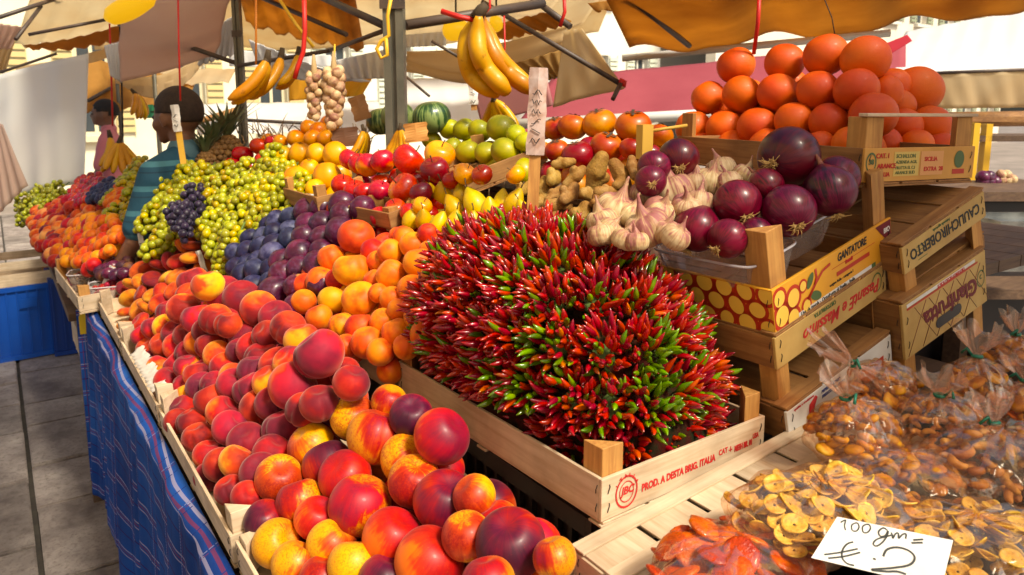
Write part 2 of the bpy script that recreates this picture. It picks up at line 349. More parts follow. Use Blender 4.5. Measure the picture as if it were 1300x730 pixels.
ORD = ['zeroth', 'first', 'second', 'third', 'fourth', 'fifth', 'sixth', 'seventh', 'eighth', 'ninth', 'tenth', 'eleventh', 'twelfth', 'thirteenth', 'fourteenth', 'fifteenth', 'sixteenth',
       'seventeenth', 'eighteenth', 'nineteenth', 'twentieth', 'twenty-first', 'twenty-second', 'twenty-third', 'twenty-fourth', 'twenty-fifth', 'twenty-sixth', 'twenty-seventh', 'twenty-eighth', 'twenty-ninth', 'thirtieth']
class Plane:
    def __init__(s, *a):
        p = [P(*q) for q in a]; s.o = p[0]; n = (p[1] - p[0]).cross(p[2] - p[0]).normalized()
        if n.dot(CAM - s.o) < 0: n = -n
        s.n = n; s.ex = (Vector((1, 0, 0)) - n * n.x).normalized(); s.ey = n.cross(s.ex)
        if s.ey.y < 0: s.ey = -s.ey
    def hit(s, px, py):
        r = ray(px, py); return CAM + r * ((s.o - CAM).dot(s.n) / r.dot(s.n))
    def uv(s, p): q = p - s.o; return q.dot(s.ex), q.dot(s.ey)
    def at(s, u, v): return s.o + s.ex * u + s.ey * v
def inside(poly, x, y):
    c = False; j = len(poly) - 1
    for i in range(len(poly)):
        if (poly[i][1] > y) != (poly[j][1] > y) and x < (poly[j][0] - poly[i][0]) * (y - poly[i][1]) / (poly[j][1] - poly[i][1]) + poly[i][0]: c = not c
        j = i
    return c
def randrot(tilt=3.14): return Euler((R.uniform(-tilt, tilt), R.uniform(-tilt, tilt), R.uniform(0, 6.28)))
def label_rows(items, pilename, kind, cat, group, mode, low=''):
    """items: list of [pos, radius, form, matkey, rot]; adds row labels and makes the things"""
    if not items: return
    d = sum(i[1] for i in items) / len(items) * 2 * .86
    key = (lambda p: p.y) if mode == 'y' else (lambda p: p.z)
    k0 = min(key(i[0]) for i in items)
    rows = {}
    for it in items: rows.setdefault(int((key(it[0]) - k0) / d), []).append(it)
    for rn, rk in enumerate(sorted(rows), 1):
        for n, it in enumerate(sorted(rows[rk], key=lambda q: q[0].x if mode == 'y' else (q[0] - CAM).dot(RT)), 1):
            m, word = F[it[3]]
            if mode == 'y': lab = f"{word} {kind}, {ORD[min(n,30)]} from aisle, {ORD[min(rn,30)]} {low}row of the {pilename}"
            else: lab = f"{word} {kind}, {ORD[min(n,30)]} from left, {ORD[min(rn,30)]} {low}tier up of the {pilename}"
            lab = ' '.join(lab.split()[:16])
            o = obj(cat.replace(' ', '_'), fm(it[2], m), loc=it[0], rot=it[4], scale=it[1] if not isinstance(it[1], tuple) else it[1], label=lab, cat=cat, group=group)
            yield o, it
def camrot(sp=.9):
    a = math.atan2(-FW.y, -FW.x) + R.gauss(0, sp); return Euler((R.uniform(-.5, .5), R.uniform(-.2, .75), a))
def relax(items, n=30, k=.88):
    d0 = [(i[0] - CAM).length for i in items]
    """spheres that would cut into each other slide apart along the line of sight"""
    for _ in range(n):
        for i in range(len(items)):
            for j in range(i):
                a, b = items[i], items[j]; v = a[0] - b[0]; L = v.length; m = (a[1] + b[1]) * k
                if L < m:
                    fa, fb = (a, b) if (a[0] - CAM).length > (b[0] - CAM).length else (b, a)
                    s = (m - L) * .25
                    fa[0] = fa[0] + (fa[0] - CAM).normalized() * s; fb[0] = fb[0] - (fb[0] - CAM).normalized() * s * .3
    for i, d in zip(items, d0): i[1] *= ((i[0] - CAM).length / d) ** .9
def manual(pl, pts, form_, pilename, kind, cat, group, mode='y', tilt=.7, rotf=None, do_relax=True):
    """pts: (px, py, diameter in px, material key[, form])"""
    items = []
    for q in pts:
        p = pl.hit(q[0], q[1]); zc = (p - CAM).dot(FW) * math.cos(PIT) - (p.z - CAM.z) * math.sin(PIT)
        items.append([p, q[2] * zc / FPX / 2, q[4] if len(q) > 4 else form_, q[3], rotf() if rotf else (camrot() if form_ in ('peach', 'nect', 'apricot') and R.random() < .8 else randrot(tilt))])
    if do_relax: relax(items)
    return list(label_rows(items, pilename, kind, cat, group, mode))
def pack(pl, poly, dia, keys, form_, pilename, kind, cat, group, drop=0, off=0, jit=.10, low='', tilt=3.14, mode='y', var=.1, bulge=0, sp=.95):
    """keys: list of (material key, weight)"""
    q = [pl.uv(pl.hit(*a)) for a in poly]
    u0, u1 = min(a[0] for a in q), max(a[0] for a in q); v0, v1 = min(a[1] for a in q), max(a[1] for a in q)
    items = []; j = 0; v = v0 + off * dia
    while v < v1:
        u = u0 + (dia * sp / 2 if j % 2 else 0) + off * dia * .5
        while u < u1:
            if inside(q, u, v):
                b = bulge * math.sin(math.pi * (u - u0) / (u1 - u0)) * math.sin(math.pi * (v - v0) / (v1 - v0))
                p = pl.at(u + R.uniform(-1, 1) * jit * dia, v + R.uniform(-1, 1) * jit * dia) - pl.n * (drop * dia - b + R.uniform(-.12, .12) * dia)
                x = R.random() * sum(k[1] for k in keys); kk = keys[-1][0]
                for k in keys:
                    x -= k[1]
                    if x <= 0: kk = k[0]; break
                items.append([p, dia / 2 * (1 + R.uniform(-var, var)), form_, kk, randrot(tilt)])
            u += dia * sp
        v += dia * sp * .866; j += 1
    return list(label_rows(items, pilename, kind, cat, group, mode, low))
# ------------------------------------------------------------------ ground
def ground():
    m, nt, b = newmat('paving_stone')
    tc = nt.nodes.new('ShaderNodeTexCoord').outputs['Object']; rd = nt.nodes.new('ShaderNodeObjectInfo').outputs['Random']
    wv = mth(nt, 'MULTIPLY', rd, 30)
    c = ramp(nt, noise(nt, tc, 5, 6, wv, .65), [(.34, (.13, .10, .095)), (.52, (.26, .215, .20)), (.70, (.40, .34, .31))])
    c = mixc(nt, ramp(nt, noise(nt, tc, 60, 4, wv, .7), [(.5, 0.0), (.66, .6)]), c, (.10, .07, .06))
    hs = nnode(nt, 'ShaderNodeHueSaturation', {'Value': mth(nt, 'MULTIPLY_ADD', rd, .5, .75), 'Color': c})
    nt.links.new(hs.outputs[0], b.inputs['Base Color']); b.inputs['Roughness'].default_value = .72
    bump(nt, b, noise(nt, tc, 30, 5, wv), .5, .004)
    base = simple('joint_earth', (.035, .028, .025), .95, (.06, .05, .04), 12)
    bm = bmesh.new(); box(bm, (-60, -30, -.12), (90, 140, -.02))
    g = obj('ground', mesh('ground', bm, base), kind='structure')
    far = simple('far_paving', (.20, .16, .14), .85, (.30, .24, .21), 1.2, bumps=.3)
    bm = bmesh.new(); box(bm, (-60, 13, -.019), (90, 140, -.004)); box(bm, (2.4, -30, -.019), (90, 13, -.004)); box(bm, (-60, -30, -.019), (-3.0, 13, -.004))
    obj('square_paving', mesh('square_paving', bm, far), kind='structure')
    pv = empty('pavement', (0, 0, 0), kind='structure')
    cache = {}
    x = -3.0; col = 0
    for wd in (.62, .55, .6, .66, .58, .62, .5, .6, .62):
        y = -.6 + R.uniform(0, .4)
        while y < 13:
            ln = R.choice((.34, .42, .5, .38, .58)); key = (wd, ln)
            if key not in cache:
                bm = bmesh.new(); box(bm, (.009, .009, -.05), (wd - .009, ln - .009, 0))
                bmesh.ops.bevel(bm, geom=[e for e in bm.edges if e.calc_length() > .1 and all(v.co.z > -.01 for v in e.verts)], offset=.006, segments=2, affect='EDGES')
                cache[key] = mesh('stone', bm, m)
            obj('stone', cache[key], pv, (x, y, R.uniform(-.004, .003)), (R.uniform(-.004, .004), R.uniform(-.004, .004), R.uniform(-.004, .004)))
            y += ln
        x += wd
ground()
# ------------------------------------------------------------------ market buildings behind
def buildings():
    glass = simple('window_glass', (.05, .06, .07), .1)
    def facade(name, label, x0, x1, y, h, col, col2, shutter, ncol, storeys, frame, roof):
        wallm = simple(name + '_plaster', col, .85, col2, .9, bumps=.15, bscale=12)
        root = empty(name, ((x0 + x1) / 2, y, 0), label=label, cat='building')
        bm = bmesh.new(); cx = (x0 + x1) / 2
        # wall with real openings: columns and bands
        wx = []; st = (x1 - x0) / ncol; ww = st * .36
        zs = [(1.0 + 3.3 * i, 1.0 + 3.3 * i + 1.9) for i in range(storeys)]
        xs = [(x0 + st * (i + .5) - ww / 2, x0 + st * (i + .5) + ww / 2) for i in range(ncol)]
        px_ = x0
        for a, b in xs: box(bm, (px_ - cx, 0, 0), (a - cx, .35, h)); px_ = b
        box(bm, (px_ - cx, 0, 0), (x1 - cx, .35, h))
        for a, b in xs:
            z0 = 0
            for c, d in zs: box(bm, (a - cx, .002, z0), (b - cx, .348, c)); z0 = d
            box(bm, (a - cx, .002, z0), (b - cx, .348, h))
        box(bm, (x0 - cx, 3.5, 0), (x1 - cx, 3.8, h))
        obj('wall', mesh('wall', bm, wallm), root)
        sm = simple(name + '_shutter', shutter, .7); fmt = simple(name + '_frame', frame, .6)
        bmf = bmesh.new(); f = .07
        for a, b in (((-ww / 2, 0, 0), (-ww / 2 + f, .08, 1.9)), ((ww / 2 - f, 0, 0), (ww / 2, .08, 1.9)), ((-ww / 2 + f, 0, 0), (ww / 2 - f, .08, f)), ((-ww / 2 + f, 0, 1.9 - f), (ww / 2 - f, .08, 1.9)), ((-.03, .003, f), (.03, .077, 1.9 - f))): box(bmf, a, b)
        fme = mesh('window', bmf, fmt); pme = boxmesh('pane', (-ww / 2 + f, .03, f), (ww / 2 - f, .04, 1.9 - f), glass)
        bms = bmesh.new(); 
        for i in range(14): box(bms, (-ww * .25, -.03, .06 + i * .13), (ww * .25, 0, .15 + i * .13))
        box(bms, (-ww * .27, -.015, 0), (-ww * .25, .01, 1.9)); box(bms, (ww * .25, -.015, 0), (ww * .27, .01, 1.9))
        sme = mesh('shutter', bms, sm); sill = boxmesh('sill', (-ww / 2 - .1, -.14, -.1), (ww / 2 + .1, .0, -.003), fmt)
        for a, b in xs:
            for c, d in zs:
                wo = obj('window', fme, root, ((a + b) / 2 - cx, .15, c)); obj('pane', pme, wo)
                obj('sill', sill, root, ((a + b) / 2 - cx, -.003, c))
                for s in (-1, 1): obj('shutter', sme, root, ((a + b) / 2 - cx + s * ww * .8, -.035, c))
        bm = bmesh.new(); box(bm, (x0 - cx - .3, -.5, h), (x1 - cx + .3, 4.2, h + .25)); obj('roof', mesh('roof', bm, simple(name + '_roof', roof, .9)), root)
    facade('plaster_house', 'pale yellow plastered house with ochre shutters beyond the stalls, left of the long cream house', -2.4, 5.6, 15.5, 10.5, (.88, .80, .60), (.84, .74, .50), (.66, .50, .22), 5, 3, (.7, .6, .4), (.35, .13, .06))
    facade('cream_house', 'long cream plastered house in full sun behind the melons and apples', 5.7, 16.5, 16.2, 12.5, (.88, .84, .72), (.86, .80, .66), (.70, .72, .58), 7, 3, (.75, .7, .6), (.35, .14, .07))
    facade('white_house', 'broad whitewashed house in full sun at the right end of the square', 16.6, 34, 14.2, 10.5, (.80, .72, .60), (.76, .66, .52), (.3, .32, .2), 9, 3, (.75, .7, .6), (.3, .12, .06))
buildings()
# ------------------------------------------------------------------ crates
def tilted(O, ps, t, roll=0):
    ex = Vector((math.cos(ps) * math.cos(t), math.sin(ps) * math.cos(t), math.sin(t))); ey = Vector((-math.sin(ps), math.cos(ps), 0))
    if roll: ey = (Matrix.Rotation(roll, 3, ex) @ ey)
    ez = ex.cross(ey)
    return Matrix(((ex.x, ey.x, ez.x, O[0]), (ex.y, ey.y, ez.y, O[1]), (ex.z, ey.z, ez.z, O[2]), (0, 0, 0, 1)))
def post_mesh(h, s, m, sq=False):
    bm = bmesh.new()
    if sq: box(bm, (0, 0, 0), (s, s * .5, h))
    else:
        v = [bm.verts.new((x, y, z)) for z in (0, h) for x, y in ((0, 0), (s, 0), (0, s))]
        bm.faces.new((v[2], v[1], v[0])); bm.faces.new((v[3], v[4], v[5]))
        for a, b in ((0, 1), (1, 2), (2, 0)): bm.faces.new((v[a], v[b], v[b + 3], v[a + 3]))
    bmesh.ops.recalc_face_normals(bm, faces=bm.faces[:]); bmesh.ops.bevel(bm, geom=bm.edges[:], offset=.001, segments=1, affect='EDGES')
    return mesh('corner_post', bm, m)
def crate(label, M, L, W, H, post, flip=False, w=(W_PALE, W_PALEY), pm=None, front=None, side=None, s=.036, gap=0, topbar=0, group=None, staples=True, fh=None, cat='crate', name='wooden_crate'):
    """L along the label side, W along the other side; flip stands it upside down with its slats on top"""
    r = empty(name, mat=M, label=label, cat=cat, group=group); th = .006
    fh = fh or H
    a = obj('side_board', boxmesh('side_board', (0, 0, 0), (L, th, fh), front or w[0], .0008), r)
    obj('side_board', boxmesh('side_board', (0, W - th, 0), (L, W, fh), w[0], .0008), r)
    obj('end_board', boxmesh('end_board', (0, th + .0005, 0), (th, W - th - .0005, H), side or w[1], .0008), r)
    obj('end_board', boxmesh('end_board', (L - th, th + .0005, 0), (L, W - th - .0005, H), w[1], .0008), r)
    if gap:
        for yy in (0, W - th): obj('side_board', boxmesh('side_board', (0, yy, gap), (L, yy + th, gap + H * .7), w[0], .0008), r)
        for xx in (0, L - th): obj('end_board', boxmesh('end_board', (xx, th + .0005, gap), (xx + th, W - th - .0005, gap + H * .7), w[1], .0008), r)
    pme = post_mesh(post, s, pm or W_POST); z0 = H - post if flip else .001
    e = th + .001
    for x, y, rz in ((e, e, 0), (L - e, e, math.pi / 2), (L - e, W - e, math.pi), (e, W - e, -math.pi / 2)):
        obj('corner_post', pme, r, (x, y, z0), (0, 0, rz))
    if topbar:
        obj('top_bar', boxmesh('top_bar', (0, 0, post), (s, W, post + .007), w[1], .001), r)
    n = max(3, int(round(L / .105))); sw = L / n
    zb = H + .0005 if flip else -.0055
    sl = boxmesh('slat', (.004, 0, 0), (sw - .004, W, .004), w[1], .0006)
    for i in range(n): obj('slat', sl, r, (i * sw, 0, zb))
    zz = zb + (.0045 if flip else -.0045)
    bt = boxmesh('batten', (0, 0, 0), (L, .028, .004), w[0], .0006)
    for y in (0, W / 2 - .014, W - .028): obj('batten', bt, r, (0, y, zz))
    if staples:
        bm = bmesh.new(); tube(bm, [(0, 0, 0), (.001, -.0012, .006), (.003, -.0012, .011), (.003, 0, .014)], .0007, 5); sme = mesh('staple', bm, STAPLE)
        for x in (.012, L - .014):
            for z in (H * .18, H * .62): obj('staple', sme, r, (x, -.0006, z))
        for y in (.012, W - .014):
            for z in (H * .18, H * .62): obj('staple', sme, r, (-.0006, y, z), (0, 0, -math.pi / 2))
    return r
def write(root, s, size, x, z, m, shear=0, bold=.0, upside=False, tilt=0, side=False, name='lettering', lift=.0006, sx=1.0):
    """print on the label side (y=0) of a crate; side=True prints on the end board at x=0"""
    me = textmesh(s, size, m, shear, bold)
    for v in me.vertices: v.co.x *= sx
    if side: rot = (math.pi / 2, 0, -math.pi / 2); loc = (-lift, x, z)
    else: rot = (math.pi / 2, 0, 0); loc = (x, -lift, z)
    o = obj(name, me, root, loc, rot)
    if upside: o.rotation_euler = Euler(rot).to_matrix().to_4x4().to_euler(); o.rotation_euler = (Euler(rot).to_matrix() @ Matrix.Rotation(math.pi + tilt, 3, 'Z')).to_euler()
    elif tilt: o.rotation_euler = (Euler(rot).to_matrix() @ Matrix.Rotation(tilt, 3, 'Z')).to_euler()
    return o
def plate(root, name, x0, x1, z0, z1, m, lift=.0004, th=.0003, side=False):
    if side: return obj(name, boxmesh(name, (-lift - th, x0, z0), (-lift, x1, z1), m), root)
    return obj(name, boxmesh(name, (x0, -lift - th, z0), (x1, -lift, z1), m), root)
def disc(bm, cx, cz, rx, rz, y, n=20, side=False, hole=0, ang=0):
    o = []; i_ = []
    def q(a, k):
        X = math.cos(a) * rx * k; Z = math.sin(a) * rz * k
        X, Z = X * math.cos(ang) - Z * math.sin(ang), X * math.sin(ang) + Z * math.cos(ang)
        return (y, cx + X, cz + Z) if side else (cx + X, y, cz + Z)
    for k in range(n): o.append(bm.verts.new(q(2 * math.pi * k / n, 1)))
    if not hole: bm.faces.new(o); return
    for k in range(n): i_.append(bm.verts.new(q(2 * math.pi * k / n, hole)))
    for k in range(n): bm.faces.new((o[k], o[(k + 1) % n], i_[(k + 1) % n], i_[k]))
rad = math.radians
# --- chilli crate (level)
MC = tilted((.682, .760, .995), rad(1.5), 0)
cr = crate('pale poplar crate filled with a mound of chillies in the centre of the picture', MC, .385, .63, .066, .108, s=.042)
bm = bmesh.new(); disc(bm, .050, .033, .023, .026, -.0009, 28, hole=.88); disc(bm, .050, .033, .015, .017, -.0009, 28, hole=.9)
obj('printed_ring', mesh('printed_ring', bm, INK_RED), cr)
write(cr, 'JBC', .017, .039, .026, INK_RED, .2, .0005)
for k, ch in enumerate('ITALIA'):
    a = rad(150 - k * 24); o = write(cr, ch, .008, .050 + .0185 * math.cos(a), .033 + .021 * math.sin(a), INK_RED, 0, .0003, tilt=a - math.pi / 2)
write(cr, "PROD. A DESTA BRIG. ITALIA", .0165, .082, .019, INK_RED, 0, .0006, sx=.80)
write(cr, 'CAT', .0135, .262, .025, INK_RED, 0, .0003, sx=.85); write(cr, '-I-', .013, .288, .024, INK_RED, 0, .0003, sx=.8)
write(cr, 'MESH BR. 01', .0145, .303, .020, INK_RED, 0, .0006, sx=.62); write(cr, 'USA', .0125, .352, .030, INK_RED, 0, .0004, sx=.7)
plate(cr, 'paper_label', .40, .44, -.012, .012, PAPER, side=True)
# dark plastic crates under the chillies
def plastic_crate(label, O, L, W, H, m, group=None, rz=0, name='plastic_crate', rib=.035):
    r = empty(name, mat=Matrix.Translation(O) @ Matrix.Rotation(rz, 4, 'Z'), label=label, cat='crate', group=group)
    bm = bmesh.new(); t = .008
    for a, b in (((0, 0, 0), (L, t, H)), ((0, W - t, 0), (L, W, H)), ((0, t, 0), (t, W - t, H)), ((L - t, t, 0), (L, W - t, H)), ((t, t, 0), (L - t, W - t, t))): box(bm, a, b)
    obj('shell', mesh('shell', bm, m), r)
    bm = bmesh.new(); g = .014
    for a, b in (((-g, -g, 0), (L + g, -.0005, 1)), ((-g, W + .0005, 0), (L + g, W + g, 1)), ((-g, 0, 0), (-.0005, W, 1)), ((L + .0005, 0, 0), (L + g, W, 1))):
        box(bm, (a[0], a[1], H - .03), (b[0], b[1], H + .002)); box(bm, (a[0], a[1], .002), (b[0], b[1], .03))
    obj('rim', mesh('rim', bm, m), r)
    rb = boxmesh('rib', (0, -.011, .031), (.008, -.0006, H - .031), m); rb2 = boxmesh('rib', (-.011, 0, .031), (-.0006, .008, H - .031), m); rb3 = boxmesh('rib', (.0006, 0, .031), (.011, .008, H - .031), m)
    k = int(L / rib)
    for i in range(k + 1): obj('rib', rb, r, (i * (L - .008) / k, 0, 0))
    k = int(W / rib)
    for i in range(k + 1): obj('rib', rb2, r, (0, i * (W - .008) / k, 0)); 
    bh = bmesh.new(); box(bh, (L * .36, -.016, H * .70), (L * .64, -.0115, H * .82)); obj('handle', mesh('handle', bh, m), r)
    return r
plastic_crate('black plastic crate half hidden beneath the chilli crate', (.70, .80, .79), .36, .57, .19, BLACKM)
# --- right hand stacks, tilted up towards the back
t13 = rad(13)
def Mk(px, py, d, ps, t):
    return tilted(P(px, py, d), rad(ps), rad(t))
# bottom inverted crate, slats on top, in front right of the chillies
q0, q1 = PZ(842, 785, .975), PZ(727, 697, .975)
r = crate('upside down slatted crate lying lowest at the bottom centre, partly under the chilli crate', tilted((q0.x, q0.y, .925), rad(-1), rad(6)), .62, (q1 - q0).length, .05, .10, True, w=(W_PALE, W_PALEY))
# lid crate with chilli print
r = crate('upside down crate with red chilli print on white, under the yellow printed crate', Mk(1003, 563, 1.235, 0, 14.6), .33, .48, .062, .14, True, w=(W_WARM, W_WARMLITY), front=PAPER)
bm = bmesh.new(); tube(bm, [(.085, 0, .052), (.07, 0, .040), (.066, 0, .026), (.058, 0, .012), (.050, 0, .004)], [.004, .009, .008, .006, .001], 8)
for v in bm.verts: v.co.y = v.co.y * .05 - .0008
obj('chilli_print', mesh('chilli_print', bm, INK_RED), r)
write(r, 'PEPERONCINO', .0085, .100, .047, INK_BLUE, .2, .0002); write(r, 'FRESCO ITALIANO', .0085, .100, .037, INK_BLUE, .2, .0002); write(r, 'qualita e tradizione', .0075, .02, .053, INK_RED, 0, 0)
plate(r, 'red_band', .20, .30, .004, .03, RED_PRINT, .0004); write(r, 'Piccante', .02, .205, .009, PAPER, .3, .0004, lift=.001)
# inverted crate directly under the onions
MP = Mk(987, 470, 1.235, 2.5, 13)
r = crate('upside down crate with red italic lettering, directly under the yellow printed onion crate', MP, .37, .46, .060, .135, True, w=(W_WARM, W_WARMLITY), front=CREAM_PRINT)
write(r, 'PesantE e Massimo', .034, .345, .046, INK_RED, .35, .0006, upside=True, sx=1.0)
write(r, 'ORTOFRUTTA', .011, .19, .058, GREEN_PRINT, 0, .0003, upside=True)
bm = bmesh.new(); disc(bm, .335, .034, .018, .020, -.0008, 24, hole=.85); obj('printed_ring', mesh('printed_ring', bm, GREEN_PRINT), r)
# the onion crate
MO = Mk(985, 428, 1.232, 2.5, 13)
r = ON = crate('yellow printed crate holding red onions, garlic and ginger', MO, .395, .56, .086, .185, w=(W_WARM, W_WARMLITY), front=YELLOW_PRINT, side=YELLOW_PRINT, s=.046)
for nm, rx, m, y in (('print_outline', .0265, RED_PRINT, .0005), ('print_berry', .0185, simple('berry_print', (.90, .55, .08), .5), .0009)):
    bm = bmesh.new(); rr = random.Random(4)
    for i in range(13):
        for k in range(3):
            disc(bm, .012 + i * .043 + (k % 2) * .02, .012 + k * .031, rx * rr.uniform(.8, 1.0), rx * rr.uniform(.75, .95), -y, 18, side=True, ang=i)
    for v in bm.verts: v.co.z = min(max(v.co.z, .002), .084); v.co.y = max(v.co.y, .001)
    obj(nm, mesh(nm, bm, m), r)
    bm = bmesh.new()
    for cx, cz, k in ((.018, .064, .8), (.022, .03, 1), (.058, .050, .9), (.054, .014, .85), (.095, .020, .6), (.088, .06, .5)):
        disc(bm, cx, cz, rx * k, rx * k, -y, 20)
    for v in bm.verts: v.co.z = min(max(v.co.z, .002), .084); v.co.x = max(v.co.x, .001)
    obj(nm, mesh(nm, bm, m), r)
bm = bmesh.new()
tube(bm, [(.10, 0, .03), (.125, 0, .05), (.15, 0, .066), (.175, 0, .070)], [.004, .0035, .003, .003], 6); tube(bm, [(.12, 0, .045), (.13, 0, .062), (.128, 0, .078)], .003, 6)
for v in bm.verts: v.co.y = v.co.y * .05 - .0012
obj('printed_stalk', mesh('printed_stalk', bm, RED_PRINT), r)
bm = bmesh.new(); disc(bm, .11, .062, .016, .008, -.0011, 14, ang=.9); disc(bm, .125, .028, .018, .009, -.0011, 14, ang=-.4); obj('printed_leaf', mesh('printed_leaf', bm, GREEN_PRINT), r)
write(r, 'GANTATORE', .021, .20, .060, INK_BLACK, .15, .0006, sx=.8); write(r, 'fratelli', .010, .225, .049, INK_RED, .2, .0003)
plate(r, 'red_band', .195, .31, .037, .045, RED_PRINT); plate(r, 'thin_line', .18, .33, .056, .0568, INK_RED)
plate(r, 'white_strip', .07, .33, .004, .016, PAPER); write(r, 'Uva da tavola - Ortofrutta di Puglia - Italia', .0105, .075, .006, INK_BLACK, .1, .0001, lift=.001)
plate(r, 'green_mark', .315, .329, .006, .017, GREEN_PRINT, .0012); write(r, 'origine Italia - categoria I', .008, .17, .024, INK_BLACK, 0, 0)
bm = bmesh.new(); v = [bm.verts.new(c) for c in ((.335, -.0008, .084), (.392, -.0008, .084), (.392, -.0008, .030))]; bm.faces.new(v); obj('corner_patch', mesh('corner_patch', bm, MAROON), r)
write(r, 'BIO', .014, .364, .060, PAPER, 0, .0004, lift=.0014)
# cream board at the left back of the onion crate ("CAN...")
r = crate('plain warm crate behind the ginger, its yellow edge facing the chillies', Mk(1000, 402, 1.86, 3, 10), .40, .42, .07, .12, w=(W_WARM, W_WARMLITY))
# --- third stack further right
r = crate('upside down crate with arched maroon lettering and hand slot, lower in the right stack', Mk(1150, 458, 1.40, -2.5, 15), .302, .42, .118, .19, True, w=(W_WARM, W_WARMLITY), front=CREAM_PRINT)
write(r, 'Gianfrutta', .050, .262, .082, simple('maroon_ink', (.16, .008, .015), .6), -.15, .0016, upside=True, sx=.95)
plate(r, 'red_line', .015, .27, .101, .105, RED_PRINT); plate(r, 'white_strip', .015, .26, .1065, .1135, PAPER); write(r, 'ORTOFRUTTICOLI SCELTI', .0085, .22, .1135, INK_RED, 0, .0002, upside=True, lift=.001)
bm = bmesh.new()
for i in range(24):
    a = math.pi / 12 * i; bm.verts.new((.155 + .033 * (1 if math.cos(a) > 0 else -1) + .014 * math.cos(a), -.0009, .030 + .012 * math.sin(a)))
bm.faces.new(bm.verts[:]); obj('hand_slot', mesh('hand_slot', bm, BLACKM), r)
for k in range(7):
    for sg in (1, -1):
        x0 = .01 + k * .05; x1 = x0 + sg * .07
        if -.0 < x1 < .30:
            bm = bmesh.new(); tube(bm, [(x0, -.0004, .004), (x1, -.0004, .098)], .0005, 4); obj('printed_line', mesh('printed_line', bm, MAROON), r)
bm = bmesh.new(); disc(bm, .28, .062, .015, .019, -.0008, 24, hole=.85); obj('printed_ring', mesh('printed_ring', bm, GREEN_PRINT), r); write(r, 'c', .022, .275, .056, GREEN_PRINT)
r = crate('narrow upright crate squeezed in the middle of the right stack', Mk(1148, 388, 1.44, -3, 17), .30, .42, .030, .09, True, w=(W_WARM, W_WARMLITY))
r = crate('upside down crate with green grower lettering below the orange crate', Mk(1149, 349, 1.40, -3.8, 19), .285, .42, .056, .15, True, w=(W_WARM, W_WARMLITY), front=CREAM_PRINT)
write(r, 'CAULICHIROBERTO', .031, .262, .046, INK_BLACK, -.1, .0006, upside=True, sx=.86); write(r, 'Azienda agricola', .009, .16, .053, GREEN_PRINT, 0, .0001, upside=True)
for i in range(4): plate(r, 'thin_line', .045, .075, .01 + i * .009, .0115 + i * .009, GREEN_PRINT)
# --- orange crate, level, on top
MOr = tilted(P(1095, 232, 1.445), rad(-11), rad(-.5))
r = OC = crate('crate heaped with oranges, topmost at the right, with red and green stamps', MOr, .315, .60, .066, .125, w=(W_WARM, W_WARMLITY), front=simple('orange_label', (.72, .36, .08), .6, (.6, .28, .05), 9), s=.046, topbar=0)
obj('top_bar', boxmesh('top_bar', (0, 0, .1265), (.315, .022, .133), W_PALE, .001), r)
for x0, x1, m in ((.08, .15, simple('pale_stamp', (.66, .46, .12), .6)), (.155, .22, simple('pink_stamp', (.72, .34, .12), .6))): plate(r, 'stamp', x0, x1, .010, .058, m)
write(r, 'SCHALLON', .0105, .085, .044, GREEN_PRINT, 0, .0002, lift=.001); write(r, 'AZIENDA AGR.', .0088, .085, .033, GREEN_PRINT, 0, .0001, lift=.001); write(r, 'FRUTTA EL C.I', .0085, .085, .022, GREEN_PRINT, 0, .0001, lift=.001); write(r, 'ARANCE SUD', .009, .085, .012, GREEN_PRINT, 0, .0001, lift=.001)
write(r, 'CAT. I', .013, .03, .044, INK_RED, 0, .0003, lift=.001); write(r, 'ARANCE', .013, .035, .024, INK_RED, 0, .0003, lift=.001); write(r, 'ITALIA', .012, .035, .008, INK_RED, 0, .0003, lift=.001)
write(r, 'SICILIA', .012, .165, .036, INK_RED, 0, .0003, lift=.001); write(r, 'EXTRA  28', .012, .165, .016, INK_RED, 0, .0003, lift=.001)
bm = bmesh.new(); disc(bm, .018, .038, .014, .020, -.0008, 24, hole=.8); disc(bm, .268, .040, .015, .018, -.0008, 20); obj('printed_seal', mesh('printed_seal', bm, GREEN_PRINT), r)
write(r, '38', .014, .011, .032, GREEN_PRINT, 0, .0004, lift=.001); plate(r, 'red_base', .25, .286, .010, .020, RED_PRINT)
# support under the far end of the orange crate and the high back rows
# ------------------------------------------------------------------ stall tables (trestle tops on legs) carrying the tiers
def table(label, x0, x1, y0, y1, z, m=W_DARK, name='display_table', th=.03, legs=True):
    r = empty(name, ((x0 + x1) / 2, (y0 + y1) / 2, 0), label=label, cat='table')
    cx, cy = (x0 + x1) / 2, (y0 + y1) / 2
    n = max(2, int((x1 - x0) / .12)); w_ = (x1 - x0) / n
    pl = boxmesh('plank', (.002, 0, 0), (w_ - .002, y1 - y0, th), m, .001)
    for i in range(n): obj('plank', pl, r, (x0 - cx + i * w_, y0 - cy, z - th))
    lg = boxmesh('leg', (-.02, -.02, 0), (.02, .02, z - th - .001), m)
    for x in (x0 + .05, x1 - .05):
        for y in (y0 + .05, y1 - .05): obj('leg', lg, r, (x - cx, y - cy, 0))
    return r
table('low dark plank table under the peaches and nectarines', .27, 1.06, .25, 3.2, .78)
table('middle dark plank table behind the chillies and plums', 1.08, 1.85, .40, 4.6, .98)
table('high dark plank table under the oranges and melons', 1.87, 2.6, .8, 4.6, 1.22)
table('dark plank table of the far stall along the aisle', .18, .80, 3.25, 6.2, .80)
table('dark plank table under the bags of dried fruit', .60, 2.2, .02, .38, .78)
